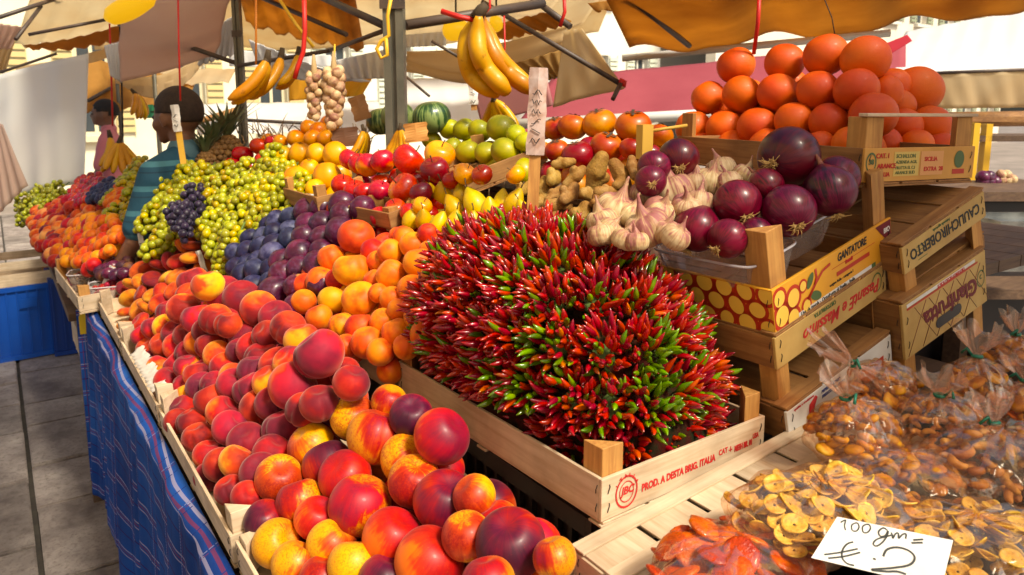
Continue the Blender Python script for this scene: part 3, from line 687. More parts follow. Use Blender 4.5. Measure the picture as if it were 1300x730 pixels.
def step_block(label, a, b, n=6):
    r = empty('display_step', ((a[0] + b[0]) / 2, (a[1] + b[1]) / 2, a[2]), label=label, cat='display step'); o = r.location
    h = (b[2] - a[2]) / n; me = boxmesh('board', (0, 0, .002), (b[0] - a[0], .012, h - .002), W_DARK, .001); me2 = boxmesh('board', (0, .013, .002), (.012, b[1] - a[1] - .013, h - .002), W_DARK, .001)
    for i in range(n):
        obj('board', me, r, (a[0] - o.x, a[1] - o.y, i * h)); obj('board', me2, r, (a[0] - o.x, a[1] - o.y, i * h)); obj('board', me2, r, (b[0] - o.x - .012, a[1] - o.y, i * h)); obj('board', me, r, (a[0] - o.x, b[1] - o.y, i * h))
    obj('top', boxmesh('top', (a[0] - o.x, a[1] - o.y, b[2] - a[2]), (b[0] - o.x, b[1] - o.y, b[2] - a[2] + .015), W_DARK, .002), r)
step_block('dark boarded step carrying the red apples and pears', (.93, 1.50, .985), (1.24, 2.95, 1.19), 3)
step_block('dark boarded step carrying the persimmons and melons', (1.26, 1.50, .985), (1.84, 2.95, 1.33), 5)
step_block('dark boarded step carrying the quinces and tomatoes', (.72, 2.97, .80), (1.84, 4.2, 1.26), 6)
# ------------------------------------------------------------------ striped cloth hanging on the aisle side
def cloth():
    m, nt, b = newmat('blue_striped_cotton'); tc = nt.nodes.new('ShaderNodeTexCoord').outputs['UV']
    s = nnode(nt, 'ShaderNodeSeparateXYZ', {0: tc}).outputs
    def lines(c, per, ofs, wd):
        f = mth(nt, 'FRACT', mth(nt, 'MULTIPLY_ADD', c, 1 / per, ofs)); return mth(nt, 'LESS_THAN', f, wd / per)
    n1 = noise(nt, tc, 3.0, 4)
    col = ramp(nt, n1, [(.35, (.004, .035, .21)), (.6, (.010, .075, .36)), (.75, (.03, .14, .50))])
    dash = mth(nt, 'LESS_THAN', mth(nt, 'FRACT', mth(nt, 'MULTIPLY', s[0], 160)), .8)
    dash2 = mth(nt, 'LESS_THAN', mth(nt, 'FRACT', mth(nt, 'MULTIPLY', s[1], 160)), .8)
    for per, ofs, wd, c, q in ((.105, 0, .0035, (.30, .28, .46), 1), (.105, .08, .0035, (.16, .03, .10), 1), (.105, .16, .0030, (.30, .28, .46), 1), (.105, .55, .004, (.03, .01, .12), 1)):
        col = mixc(nt, mth(nt, 'MULTIPLY', lines(s[1], per, ofs, wd), .85), col, c)
    for per, ofs, c in ((.19, 0, (.16, .18, .40)), (.19, .05, (.10, .03, .14)), (.085, .4, (.006, .03, .20))):
        col = mixc(nt, mth(nt, 'MULTIPLY', lines(s[0], per, ofs, .0035), dash2), col, c)
    nt.links.new(col, b.inputs['Base Color']); b.inputs['Roughness'].default_value = .8; b.inputs['Sheen Weight'].default_value = .0; b.inputs['Specular IOR Level'].default_value = .2
    bump(nt, b, noise(nt, tc, 600, 2), .3, .001)
    bm = bmesh.new(); uvl = bm.loops.layers.uv.new('UVMap'); g = []; nu, nv = 420, 40; y0, y1 = .35, 3.12; z1, z0 = .845, .16
    for i in range(nu + 1):
        y = y0 + (y1 - y0) * i / nu; row = []
        for j in range(nv + 1):
            t = j / nv; z = z1 + (z0 - z1) * t + .03 * math.sin(y * 3.1) * t * t
            x = .232 - .012 * t - (.004 + .024 * t) * (.5 * math.sin(y * 17 + .8 * math.sin(y * 5)) + .35 * math.sin(y * 37 + 2 * t + math.sin(y * 9)) + .16 * math.sin(y * 61 + 3 * math.sin(y * 4)))
            if j == 0: x = .262
            row.append((bm.verts.new((x, y, z)), (y * 1.04, z + .006 * math.sin(y * 9))))
        g.append(row)
    for i in range(nu):
        for j in range(nv):
            q = (g[i][j], g[i + 1][j], g[i + 1][j + 1], g[i][j + 1]); f = bm.faces.new([a[0] for a in q]); f.smooth = True
            for lp, a in zip(f.loops, q): lp[uvl].uv = a[1]
    # far end turned round the corner of the table
    g2 = []
    for i in range(12):
        x = .20 + i * .05; g2.append([])
        for j in range(nv + 1):
            t = j / nv; z = z1 + (z0 - z1) * t; g2[-1].append((bm.verts.new((x, 3.125 + .02 * t * math.sin(x * 40), z)), (x + 3.2, z)))
    for i in range(11):
        for j in range(nv):
            q = (g2[i][j], g2[i + 1][j], g2[i + 1][j + 1], g2[i][j + 1]); f = bm.faces.new([a[0] for a in q]); f.smooth = True
            for lp, a in zip(f.loops, q): lp[uvl].uv = a[1]
    o = obj('table_cloth', mesh('table_cloth', bm, m), label='blue cotton cloth with red and white stripes hanging from the front table', cat='tablecloth')
    s_ = o.modifiers.new('s', 'SOLIDIFY'); s_.thickness = .0015
cloth()
# ------------------------------------------------------------------ near crates along the aisle
PW = (W_PALE, W_PALEY)
r = crate('white poplar crate of fuzzy peaches beside the aisle, behind the nectarines', tilted((.268, 1.20, .845), 0, rad(4)), .40, .64, .050, .085, w=PW, pm=W_PALE, s=.040)
r = crate('white poplar crate of nectarines nearest the camera', tilted((.272, .60, .845), 0, rad(4)), .40, .585, .050, .06, w=PW, pm=W_PALE)
r = crate('white poplar crate of small peaches in the middle of the aisle side', tilted((.268, 1.86, .845), 0, rad(4)), .40, .60, .050, .09, w=PW, pm=W_PALE)
r = crate('white poplar crate of flat peaches at the far end of the striped cloth', tilted((.268, 2.48, .845), 0, rad(4)), .40, .52, .050, .09, w=PW, pm=W_PALE)
# paper lining frill
def frill(label, y0, y1, x, z):
    bm = bmesh.new(); n = 60; g = []
    for i in range(n + 1):
        y = y0 + (y1 - y0) * i / n
        g.append([bm.verts.new((x + .012 * k + .003 * math.sin(i * 1.3 + k), y, z + .008 * (k - 1) + .003 * math.sin(i * .9 + k * 2) + (.004 if k == 0 else 0))) for k in range(4)])
    for a, b in zip(g, g[1:]):
        for k in range(3): f = bm.faces.new((a[k], b[k], b[k + 1], a[k + 1])); f.smooth = True
    o = obj('paper_lining', mesh('paper_lining', bm, simple('tissue_paper', (.62, .56, .52), .8)), label=label, cat='paper'); o.modifiers.new('s', 'SOLIDIFY').thickness = .0008
frill('crumpled white paper edging showing over the small peach crate', 1.95, 2.30, .268, .898)
# nectarines
PLN = Plane((345, 660, 1.15), (650, 690, .93), (540, 530, 1.22))
GN = 'nectarines heaped in the nearest crate'
manual(PLN, [
 (429,516,52,'nect_dark'),(449,530,58,'nect_mottled'),(494,510,46,'nect_yellow'),(522,528,56,'nect_dark'),(477,554,74,'nect_yellow'),(561,554,72,'nect_red'),
 (395,566,60,'nect_yellow'),(416,590,64,'nect_dark'),(438,605,68,'nect_red'),(517,583,68,'nect_mottled'),(526,611,68,'nect_mottled'),(354,607,60,'nect_mottled'),
 (381,636,60,'nect_mottled'),(402,658,56,'nect_red'),(457,641,80,'nect_mottled'),(565,636,80,'nect_dark'),(336,660,52,'nect_dark'),(352,690,62,'nect_yellow'),
 (421,692,64,'nect_yellow'),(498,682,76,'nect_red'),(375,716,60,'nect_yellow'),(448,716,64,'nect_yellow'),(546,713,90,'nect_red'),(602,630,56,'nect_orange'),
 (632,664,58,'nect_orange'),(648,690,90,'nect_dark'),(704,708,56,'nect_yellow'),(592,680,64,'nect_mottled'),(410,735,62,'nect_mottled'),(489,738,70,'nect_dark'),(620,740,70,'nect_orange')],
 'nect', 'nearest crate', 'nectarine', 'nectarine', GN)
pack(PLN, [(335,640),(430,520),(520,535),(590,600),(690,690),(720,740),(340,740)], .082, [('nect_red', 2), ('nect_dark', 2)], 'nect', 'nearest crate', 'nectarine', 'nectarine', GN, drop=1.05, low='buried ')
# peaches
PLP = Plane((290, 610, 1.30), (228, 500, 1.72), (405, 450, 1.44))
GP = 'fuzzy peaches heaped in the crate beside the aisle'
B_, O_, D_, Y_ = 'peach_red', 'peach_orange', 'peach_dark', 'peach_yellow'
manual(PLP, [
 (405,449,66,B_),(372,490,64,B_),(446,486,48,D_),(360,545,56,D_),(313,560,50,D_),(330,600,52,D_),(280,590,44,D_),(265,577,40,B_),(251,555,40,B_),(292,543,46,B_),(328,518,48,B_),
 (282,523,42,O_),(243,535,38,B_),(232,519,36,D_),(318,494,46,B_),(267,507,42,D_),(297,488,44,B_),(256,491,40,D_),(292,622,40,B_),(313,630,40,B_),(405,512,50,D_),
 (353,464,50,B_),(383,431,46,O_),(366,416,46,B_),(350,402,44,D_),(329,392,48,O_),(307,378,48,D_),(283,371,46,B_),(285,410,42,B_),(311,426,42,D_),(322,442,44,B_),
 (333,455,46,B_),(278,451,40,O_),(286,466,40,O_),(299,478,42,B_),(267,438,38,D_),(322,470,42,D_),(237,492,38,O_),(262,471,38,O_),(247,478,36,D_),(235,505,36,O_),(345,512,44,D_),
 (305,445,36,D_),(338,425,38,D_),(368,460,44,O_),(342,484,44,O_),(272,488,36,B_),(345,575,50,B_),(300,585,44,O_),(265,605,38,D_),(385,520,46,B_),(225,535,34,D_)],
 'peach', 'near peach crate', 'peach', 'peach', GP)
pack(PLP, [(285,640),(215,520),(262,440),(300,365),(400,440),(450,480),(420,520),(340,620)], .072, [(B_, 1), (D_, 2)], 'peach', 'near peach crate', 'peach', 'peach', GP, drop=1.05, low='buried ', jit=.05)
GP2 = 'small peaches in the middle crate beside the aisle'
PLQ = Plane((200, 480, 1.90), (160, 425, 2.25), (262, 365, 2.0))
manual(PLQ, [(264,362,42,Y_),(245,357,40,O_),(233,392,42,Y_),(251,404,42,O_),(274,405,42,O_),(290,412,36,B_),(226,440,38,B_),(223,423,36,D_),(240,448,36,B_),(211,415,34,Y_),(196,415,32,O_),
 (189,442,32,B_),(197,455,34,B_),(204,467,36,O_),(215,483,38,B_),(251,475,36,B_),(225,462,36,O_),(207,437,34,O_),(238,425,36,D_),(252,435,36,B_),(262,420,36,D_),(215,396,34,B_),(240,375,34,B_),(238,465,34,Y_),(180,425,28,B_),(186,460,30,O_),(196,477,32,O_)],
 'peach', 'middle peach crate', 'peach', 'peach', GP2)
pack(PLQ, [(208,492),(172,430),(205,390),(262,350),(300,370),(280,440),(250,480)], .074, [(B_, 2), (D_, 1)], 'peach', 'middle peach crate', 'peach', 'peach', GP2, drop=1.0, low='buried ', jit=.05)
# flat peaches
PLF = Plane((160, 430, 2.35), (150, 375, 2.65), (240, 320, 2.55))
GF = 'flat peaches in the far crate on the cloth'
fk = [('flat_red', 3), ('flat_tan', 2), ('flat_dark', 1.5)]
pack(PLF, [(170,448),(148,402),(158,358),(195,325),(235,298),(255,310),(238,345),(205,385)], .075, fk, 'flat', 'flat peach crate', 'flat peach', 'flat peach', GF, tilt=.9, var=.15, jit=.12)
pack(PLF, [(175,448),(148,402),(158,358),(195,325),(250,300),(250,340),(205,385)], .075, fk, 'flat', 'flat peach crate', 'flat peach', 'flat peach', GF, drop=.7, low='buried ', tilt=.9)
# plums
PLU = Plane((420, 370, 1.78), (310, 350, 2.12), (400, 270, 2.2))
GU = 'dark purple plums between the grapes and apricots'
pack(PLU, [(352,395),(402,385),(416,340),(440,300),(465,270),(440,256),(400,258),(372,290),(358,330),(350,370)], .080, [('plum_dark', 1)], 'plum', 'purple plum heap', 'plum', 'plum', GU, var=.16, jit=.14)
pack(PLU, [(352,395),(402,385),(440,300),(460,265),(385,265),(345,350)], .072, [('plum_dark', 1)], 'plum', 'purple plum heap', 'plum', 'plum', GU, drop=.8, low='buried ')
GB = 'dusty blue plums beside the white grapes'
pack(PLU, [(292,352),(348,380),(360,330),(378,288),(372,268),(345,278),(318,295),(298,325)], .066, [('plum_blue', 1)], 'damson', 'blue plum heap', 'plum', 'plum', GB, var=.12, jit=.12)
pack(PLU, [(295,352),(348,380),(372,288),(345,280),(300,325)], .058, [('plum_blue', 1)], 'damson', 'blue plum heap', 'plum', 'plum', GB, drop=.8, low='buried ')
# apricots
PLA = Plane((480, 440, 1.52), (600, 320, 1.60), (440, 290, 1.95))
GA = 'apricots and yellow peaches heaped left of the chillies'
A1, A2, A3 = 'apricot', 'apricot_yellow', 'apricot_red'
manual(PLA, [(452,300,46,A3,'peach2'),(447,342,48,A2,'peach2'),(420,327,34,A1),(473,318,30,A3),(495,319,32,A1),(513,300,28,A1),(543,296,26,A3),(524,311,34,A1),(568,316,42,A1),(531,333,38,A1),
 (496,348,38,A1),(555,352,42,A1),(523,367,38,A1),(407,357,38,A1),(422,381,38,A2,'peach2'),(457,379,46,A2,'peach2'),(498,379,32,A1),(507,393,30,A1),(535,400,44,A1),(486,408,34,A1),(434,413,34,A2),
 (457,416,38,A3),(503,422,38,A1),(466,435,42,A1),(483,447,36,A1),(479,332,28,A1),(475,356,28,A1),(481,372,26,A1),(562,381,34,A1),(539,424,38,A1),(386,383,32,A1),(405,403,34,A1),(398,347,30,A1),(597,326,32,A3),
 (586,304,30,A1),(590,345,34,A1),(575,405,34,A1),(516,440,34,A1),(428,355,30,A3),(440,440,32,A1),(387,362,30,A3),(545,318,26,A1),(580,370,30,A1),(505,300,24,A3),(535,375,30,A1)],
 'apricot', 'apricot heap', 'apricot', 'apricot', GA)
pack(PLA, [(400,420),(480,455),(560,420),(610,350),(600,300),(500,295),(440,290),(395,340)], .062, [(A1, 3), (A3, 1)], 'apricot', 'apricot heap', 'apricot', 'apricot', GA, drop=.8, low='buried ')
# crate under the apricots: visible near post and bars
crate('pale crate of apricots behind the left post of the chilli crate', tilted((.655, 1.42, .99), rad(2), rad(5)), .42, .56, .05, .10, w=PW, s=.04)
# oranges
GO = 'oranges stacked in the topmost right crate'
PLO = Plane((880, 187, 2.12), (1100, 190, 1.66), (1000, 80, 2.02))
manual(PLO, [(893,188,40,'orange'),(932,187,46,'orange'),(972,184,44,'orange'),(1010,187,40,'orange'),(1041,185,40,'orange'),(1080,182,46,'orange'),
 (880,162,46,'orange'),(919,162,46,'orange'),(961,160,50,'orange'),(1008,153,50,'orange'),(1053,156,52,'orange'),(1109,146,60,'orange'),
 (899,124,44,'orange'),(941,120,49,'orange'),(987,118,51,'orange'),(1038,115,53,'orange'),(1087,114,57,'orange'),
 (934,83,48,'orange'),(996,79,50,'orange'),(1048,70,56,'orange'),(1099,75,61,'orange')], 'orange', 'orange pyramid', 'orange', 'orange', GO, mode='z')
PLO2 = Plane((1120, 185, 1.76), (1200, 185, 1.80), (1160, 110, 1.88))
manual(PLO2, [(1122,182,44,'orange'),(1164,184,42,'orange'),(1194,186,38,'orange'),(1148,160,46,'orange'),(1182,158,50,'orange'),(1133,107,44,'orange'),(1162,116,66,'orange'),(1140,135,44,'orange')], 'orange', 'right end of the orange pyramid', 'orange', 'orange', GO, mode='z')
pack(PLO, [(885,185),(895,120),(935,85),(1100,85),(1120,130),(1110,185)], .084, [('orange', 1)], 'orange', 'orange pyramid', 'orange', 'orange', GO, drop=.85, low='hidden ', mode='z', jit=.04)
# kakis
GK = 'persimmons between the melons and the oranges'
PLK = Plane((700, 190, 2.0), (820, 190, 1.85), (760, 150, 2.15)); up = lambda: Euler((R.uniform(-.35, .35), R.uniform(-.35, .35), R.uniform(0, 6)))
ks = manual(PLK, [(687,190,30,'kaki'),(707,191,32,'kaki'),(733,197,42,'kaki_red'),(770,186,42,'kaki'),(803,189,34,'kaki_red'),(838,172,34,'kaki'),(825,196,30,'kaki_red'),(690,165,28,'kaki'),(706,163,34,'kaki'),(727,161,38,'kaki'),(761,157,44,'kaki'),(804,160,46,'kaki')],
 'kaki', 'persimmon row', 'persimmon', 'persimmon', GK, mode='z', rotf=up)
pack(PLK, [(690,200),(700,165),(800,160),(840,175),(840,205),(720,215)], .08, [('kaki', 1), ('kaki_red', 1)], 'kaki', 'persimmon row', 'persimmon', 'persimmon', GK, drop=.8, mode='z', low='hidden ')
bm = bmesh.new()
for k in range(4):
    a = math.pi / 2 * k; v = [bm.verts.new((r_ * math.cos(a + d), r_ * math.sin(a + d), z)) for r_, d, z in ((.05, -1, .0), (.34, -.35, .03), (.5, 0, .0), (.34, .35, .03), (.05, 1, 0))]; bm.faces.new(v)
CAL = mesh('calyx', bm, CALYX)
for o, it in ks: obj('calyx', CAL, o, (0, 0, .80))
# melons
GM = 'small yellow green melons in front of the watermelons'
PLM = Plane((575, 205, 2.40), (655, 200, 2.15), (610, 150, 2.55))
ms = manual(PLM, [(574,188,28,'melon_green'),(594,193,33,'melon_green'),(617,194,30,'melon_green'),(642,193,40,'melon_green'),(667,180,28,'melon_green'),(548,178,28,'melon_green'),
 (571,164,28,'melon_green'),(589,164,30,'melon_green'),(609,166,31,'melon_green'),(637,163,40,'melon_green'),(655,170,26,'melon_green')], 'melon', 'melon rows', 'melon', 'melon', GM, mode='z')
pack(PLM, [(555,205),(565,165),(640,160),(675,185),(660,210)], .085, [('melon_green', 1)], 'melon', 'melon rows', 'melon', 'melon', GM, drop=.8, mode='z', low='hidden ')
# apples
GAp = 'red apples stacked in the middle rows'
PLX = Plane((480, 275, 1.98), (545, 215, 2.05), (445, 200, 2.45))
r1, r2, r3, r4 = 'apple_red', 'apple_two', 'apple_orange', 'apple_dark'
aps = manual(PLX, [(424,265,26,r1),(440,262,27,r2),(484,276,30,r1),(502,265,28,r1),(462,268,26,r2),(520,270,26,r1),(435,235,30,r1),(451,242,30,r1),(464,245,30,r2),(483,243,32,r1),(513,240,42,r2),(535,245,30,r4),(536,262,26,r3),
 (445,203,30,r1),(457,208,30,r2),(467,210,32,r2),(486,205,32,r2),(518,203,42,r1),(558,197,40,r3),(552,216,38,r4),(590,221,30,r3),(612,222,28,r4),(575,228,28,r4),(655,222,26,r3)], 'apple', 'apple rows', 'apple', 'apple', GAp, mode='z')
pack(PLX, [(430,275),(440,205),(520,200),(570,200),(560,240),(500,280)], .078, [(r1, 2), (r4, 1)], 'apple', 'apple rows', 'apple', 'apple', GAp, drop=.85, mode='z', low='hidden ')
bm = bmesh.new(); tube(bm, [(0, 0, 0), (.03, 0, .25), (.10, .02, .5)], [.045, .035, .05], 6); STK = mesh('stem', bm, STEM)
for o, it in aps: obj('stem', STK, o, (0, 0, .62))
# pears
GPe = 'small yellow pears standing behind the apricots'
PLR = Plane((530, 290, 1.82), (650, 282, 1.68), (570, 235, 2.02))
ps_ = manual(PLR, [(523,277,23,'pear'),(538,279,23,'pear'),(557,285,24,'pear'),(577,284,25,'pear'),(601,286,26,'pear'),(625,290,24,'pear'),(640,285,22,'pear'),(544,247,26,'pear'),(564,247,29,'pear'),(586,250,25,'pear'),(603,258,31,'pear'),(622,268,26,'pear'),
 (637,257,24,'pear'),(653,256,25,'pear'),(575,262,24,'pear'),(531,262,22,'pear'),(665,268,22,'pear')], 'pear', 'pear rows', 'pear', 'pear', GPe, mode='z', rotf=lambda: Euler((R.uniform(-.5, .5), R.uniform(-.6, .3), R.uniform(0, 6))), do_relax=False)
pack(PLR, [(520,295),(540,245),(600,250),(670,262),(660,300),(600,305)], .055, [('pear', 1)], 'pear', 'pear rows', 'pear', 'pear', GPe, drop=1.0, mode='z', low='hidden ')
bm = bmesh.new(); tube(bm, [(0, 0, -.1), (.02, 0, .35), (.16, .03, .75)], [.07, .05, .08], 6); STP = mesh('stem', bm, STEM)
for o, it in ps_: obj('stem', STP, o, (0, 0, 1.5))
# quinces
GQ = 'golden quinces behind the white grapes'
PLY = Plane((365, 235, 2.5), (432, 230, 2.38), (390, 170, 2.8))
qs = manual(PLY, [(362,217,24,'quince'),(376,228,34,'quince'),(393,216,28,'quince'),(415,224,36,'quince'),(360,198,26,'quince'),(381,195,29,'quince'),(402,195,27,'quince'),(426,196,33,'quince'),(344,230,24,'quince'),(400,240,26,'quince')], 'quince', 'quince rows', 'quince', 'quince', GQ, mode='z', rotf=up)
pack(PLY, [(350,240),(360,195),(425,190),(440,235),(400,250)], .085, [('quince', 1)], 'quince', 'quince rows', 'quince', 'quince', GQ, drop=.8, mode='z', low='hidden ')
for o, it in qs: obj('calyx', CAL, o, (0, 0, .98), (0, 0, 0), .5)
GOo = 'small mandarins on the ledge below the hanging garlic'
PLZ = Plane((380, 182, 2.9), (430, 180, 2.8), (410, 155, 3.0))
manual(PLZ, [(376,176,24,'apple_orange'),(397,176,24,'apple_orange'),(414,176,24,'apple_orange'),(392,162,22,'apple_orange'),(404,165,22,'apple_orange'),(418,158,24,'apple_orange'),(356,180,20,'apple_orange'),(430,172,20,'apple_orange'),(340,178,18,'apple_orange')], 'orange', 'mandarin ledge', 'mandarin', 'mandarin', GOo, mode='z')
# tomatoes
GT = 'ripe tomatoes beside the pineapple leaves'
PLT = Plane((300, 215, 2.9), (350, 210, 2.75), (325, 180, 3.05))
ts = manual(PLT, [(308,196,28,'tomato'),(331,186,28,'tomato'),(336,204,26,'tomato'),(318,212,22,'tomato'),(348,192,20,'tomato'),(350,208,22,'tomato'),(296,208,20,'tomato'),(345,178,18,'tomato'),(325,222,22,'tomato')], 'tomato', 'tomato heap', 'tomato', 'tomato', GT, mode='z', rotf=up)
bm = bmesh.new()
for k in range(5):
    a = 2 * math.pi / 5 * k; v = [bm.verts.new((r_ * math.cos(a + d), r_ * math.sin(a + d), z)) for r_, d, z in ((.05, -.6, .0), (.3, -.2, .05), (.65, 0, .12), (.3, .2, .05), (.05, .6, 0))]; bm.faces.new(v)
CALG = mesh('calyx', bm, CALYXG)
for o, it in ts: obj('calyx', CALG, o, (0, 0, .70))
# watermelons
PLW = Plane((480, 160, 2.75), (555, 155, 2.6), (510, 120, 2.85))
manual(PLW, [(485,154,40,'watermelon'),(505,149,44,'watermelon'),(548,149,48,'watermelon')], 'watermelon', 'back ledge', 'watermelon', 'watermelon', 'small round watermelons on the back ledge', mode='z', rotf=up, do_relax=False)
# onions
GOn = 'red onions in the plastic trays of the yellow crate'
PLI = Plane((884, 290, 1.30), (1053, 250, 1.34), (1002, 198, 1.42))
ons = manual(PLI, [(884,291,66,'onion_red'),(924,303,56,'onion_red'),(936,258,66,'onion_red'),(972,236,50,'onion_red'),(1001,268,74,'onion_red'),(1053,243,72,'onion_red'),(1062,226,62,'onion_red'),(1001,199,84,'onion_brown'),
 (960,296,44,'onion_red'),(861,202,58,'onion_brown'),(830,212,46,'onion_red'),(826,230,44,'onion_red')], 'onion', 'onion trays', 'red onion', 'onion', GOn, mode='z', rotf=lambda: (Vector((.75, .6, .35)) + Vector((R.uniform(-.7, .7), R.uniform(-.7, .7), R.uniform(-.5, .7)))).to_track_quat('Z', 'Y').to_euler())
bm = bmesh.new(); rr = random.Random(3)
for i in range(46):
    a = rr.uniform(0, 6.28); b = rr.uniform(.02, .2); L = rr.uniform(.12, .34)
    p0 = Vector((b * .6 * math.cos(a), b * .6 * math.sin(a), 0)); tube(bm, [p0, p0 * 2.2 + Vector((rr.uniform(-.06, .06), rr.uniform(-.06, .06), -L * .5)), p0 * 3.2 + Vector((rr.uniform(-.15, .15), rr.uniform(-.15, .15), -L * .6))], [.022, .016, .006], 4)
ROOT = mesh('root_tuft', bm, simple('dry_roots', (.55, .34, .12), .9))
bm = bmesh.new(); tube(bm, [(0, 0, -.1), (.02, .0, .15), (.09, .03, .38), (.12, .02, .5)], [.16, .09, .06, .03], 8); NECK = mesh('neck', bm, simple('dry_neck', (.30, .12, .06), .8, (.2, .05, .04), 10))
for o, it in ons: o.scale = tuple(q * .93 for q in o.scale)
for o, it in ons: obj('root_tuft', ROOT, o, (0, 0, -.96)); obj('neck', NECK, o, (0, 0, 1.12))
ons[7][0].rotation_euler = (rad(48), 0, rad(-28)) if False else (-CAM + ons[7][0].location + Vector((0, 0, .25))).to_track_quat('Z', 'Y').to_euler()
GARL = fruitmat('garlic', [(.3, (.62, .46, .29)), (.48, (.50, .32, .19)), (.66, (.34, .14, .13))], nscale=1.2, zk=.3, streak=1.3, rough=.55)
GING = fruitmat('ginger_skin', [(.3, (.48, .30, .12)), (.5, (.38, .21, .07)), (.75, (.24, .11, .035))], nscale=1.5, zk=.2, rough=.7, spots=((.25, .13, .05), 8, .5, .66, .6), bumps=.25, bscale=9)
def garlic_mesh():
    bm = bmesh.new(); n = 9
    for k in range(n):
        a = 2 * math.pi * k / n; ball(bm, (.50 * math.cos(a), .50 * math.sin(a), -.05), .50, 2, (1, 1, 1.42), (.0, 0, a))
    ball(bm, (0, 0, 0), .62, 2); caps(bm, (0, 0, .45), (.06, 0, .95), .36, .15, 6); caps(bm, (.06, 0, .95), (.22, .05, 1.45), .13, .08, 6)
    return remesh('bulb', bm, .07, GARL, 2)
GAM = garlic_mesh()
PLG = Plane((783, 275, 1.36), (860, 270, 1.33), (850, 215, 1.55))
glist = [(765,280,40,.2),(800,272,36,1.1),(838,268,40,2.2),(869,232,38,.4),(915,215,36,1.0),(888,256,36,.2),(858,300,36,.9),(783,268,56,.5),(822,288,54,-.4),(853,243,54,.1),(886,232,40,.9),(902,230,40,-.2),(820,246,40,1.4),(763,298,34,2),(793,303,32,.3),(808,306,30,2.6),(946,222,30,1),(925,232,32,2),(845,292,34,.6),(872,262,38,1.8),(775,290,30,.4)]
for n, (px, py, dd, a) in enumerate(glist):
    p = PLG.hit(px, py); s = dd * (p - CAM).length / FPX / 2 * 1.10
    obj('garlic_bulb', GAM, loc=p, rot=(R.uniform(-.5, .6), R.uniform(-.5, .5), a), scale=s,
        label=('large' if dd > 45 else 'small') + f" papery garlic bulb, {ORD[1 + sorted(g[0] for g in glist).index(px)]} from left between the ginger and the red onions", cat='garlic', group='garlic bulbs in the yellow crate')
def ginger_mesh(seed):
    rr = random.Random(seed); bm = bmesh.new(); p = Vector((0, 0, -1)); 
    q = Vector((rr.uniform(-.2, .2), rr.uniform(-.2, .2), .1)); caps(bm, p, q, .50, .62, 8, 2, (1, .8, .9)); e = q + Vector((rr.uniform(-.3, .3), .1, .8)); caps(bm, q, e, .62, .44, 8)
    for i in range(1 + seed % 2):
        b = p.lerp(e, rr.uniform(.2, .8)); c = b + Vector((rr.choice((-1, 1)) * rr.uniform(.4, .65), rr.uniform(-.2, .2), rr.uniform(-.1, .4))); caps(bm, b, c, .48, .36, 6)
    return remesh('ginger', bm, .085, GING, 2)
GIM = [ginger_mesh(s) for s in (1, 2, 3, 4)]
PLGi = Plane((720, 280, 1.52), (770, 260, 1.45), (740, 210, 1.66))
for n, (px, py, h, tilt) in enumerate([(760,221,52,.1),(790,224,46,-.1),(738,280,46,.4),(708,249,40,1.2),(710,262,36,1.7),(705,225,38,1.4),(731,226,34,.9),(748,250,36,2.0),(692,240,34,.3),(725,245,38,1.1),(684,262,30,.8),(772,246,34,1.8),(700,285,34,.5),(668,238,30,1.1),(760,262,32,.2),(716,208,28,1.5),(805,212,30,.3)]):
    p = PLGi.hit(px, py); s = h * (p - CAM).length / FPX / 2.35
    o = obj('ginger_root', GIM[n % 4], loc=p, rot=(R.uniform(-.4, .4), tilt, R.uniform(-.5, .5)), scale=s, label=f"knobbly tan ginger root, {ORD[1 + sorted([760,790,738,708,710,705,731,748,692,725,684,772,700,668,760.5,716,805]).index(px if n != 14 else 760.5)]} from left in the ginger heap", cat='ginger', group='ginger roots heaped left of the garlic')
# plastic punnets in the yellow crate (tapered oval trays with ribs and rolled rim)
CLEAR = film('clear_punnet_plastic', (.86, .82, .86), .16, 6)
def punnet(label, M, a, b, h, m=CLEAR, group='clear plastic punnets in the yellow crate', name='plastic_tray', cat='tray', nn=72):
    r = empty(name, mat=M, label=label, cat=cat, group=group); bm = bmesh.new(); n = nn
    def se(t, k):
        c, s = math.cos(t), math.sin(t); e = .28
        return (k * a * math.copysign(abs(c) ** e, c), k * b * math.copysign(abs(s) ** e, s))
    rings = []
    for z, k in ((0, .80), (.002, .82), (h * .5, .91), (h, .98)):
        rings.append([bm.verts.new((*[q * (1 - (.05 if (i % 4) < 2 and 0 < z < h else 0)) for q in se(2 * math.pi * i / n, k)], z)) for i in range(n)])
    for p_, q_ in zip(rings, rings[1:]):
        for i in range(n): f = bm.faces.new((p_[i], p_[(i + 1) % n], q_[(i + 1) % n], q_[i])); f.smooth = True
    bm.faces.new(list(reversed(rings[0])))
    o = obj('shell', mesh('shell', bm, m), r)
    bm = bmesh.new(); pts = [(*se(2 * math.pi * i / n, 1.0), h) for i in range(n + 1)]; tube(bm, pts, .0026, 6, False); obj('rim', mesh('rim', bm, RIMM), r)
    return r
RIMM = simple('punnet_rim', (.55, .50, .55), .15, coat=.5)
def onion_frame(x, y, z, rz=0): return MO @ Matrix.Translation((x, y, z)) @ Matrix.Rotation(rz, 4, 'Z')
punnet('clear ribbed tray of onions at the front left corner of the yellow crate', onion_frame(.065, .145, .052), .075, .115, .07)
punnet('clear ribbed tray of onions at the right of the yellow crate', onion_frame(.245, .20, .052), .080, .14, .07)
punnet('clear ribbed tray holding the garlic bulbs', onion_frame(.10, .40, .052), .085, .11, .075)
punnet('dark filled clear tray left behind the garlic bulbs', onion_frame(.06, .53, .03), .085, .05, .06)

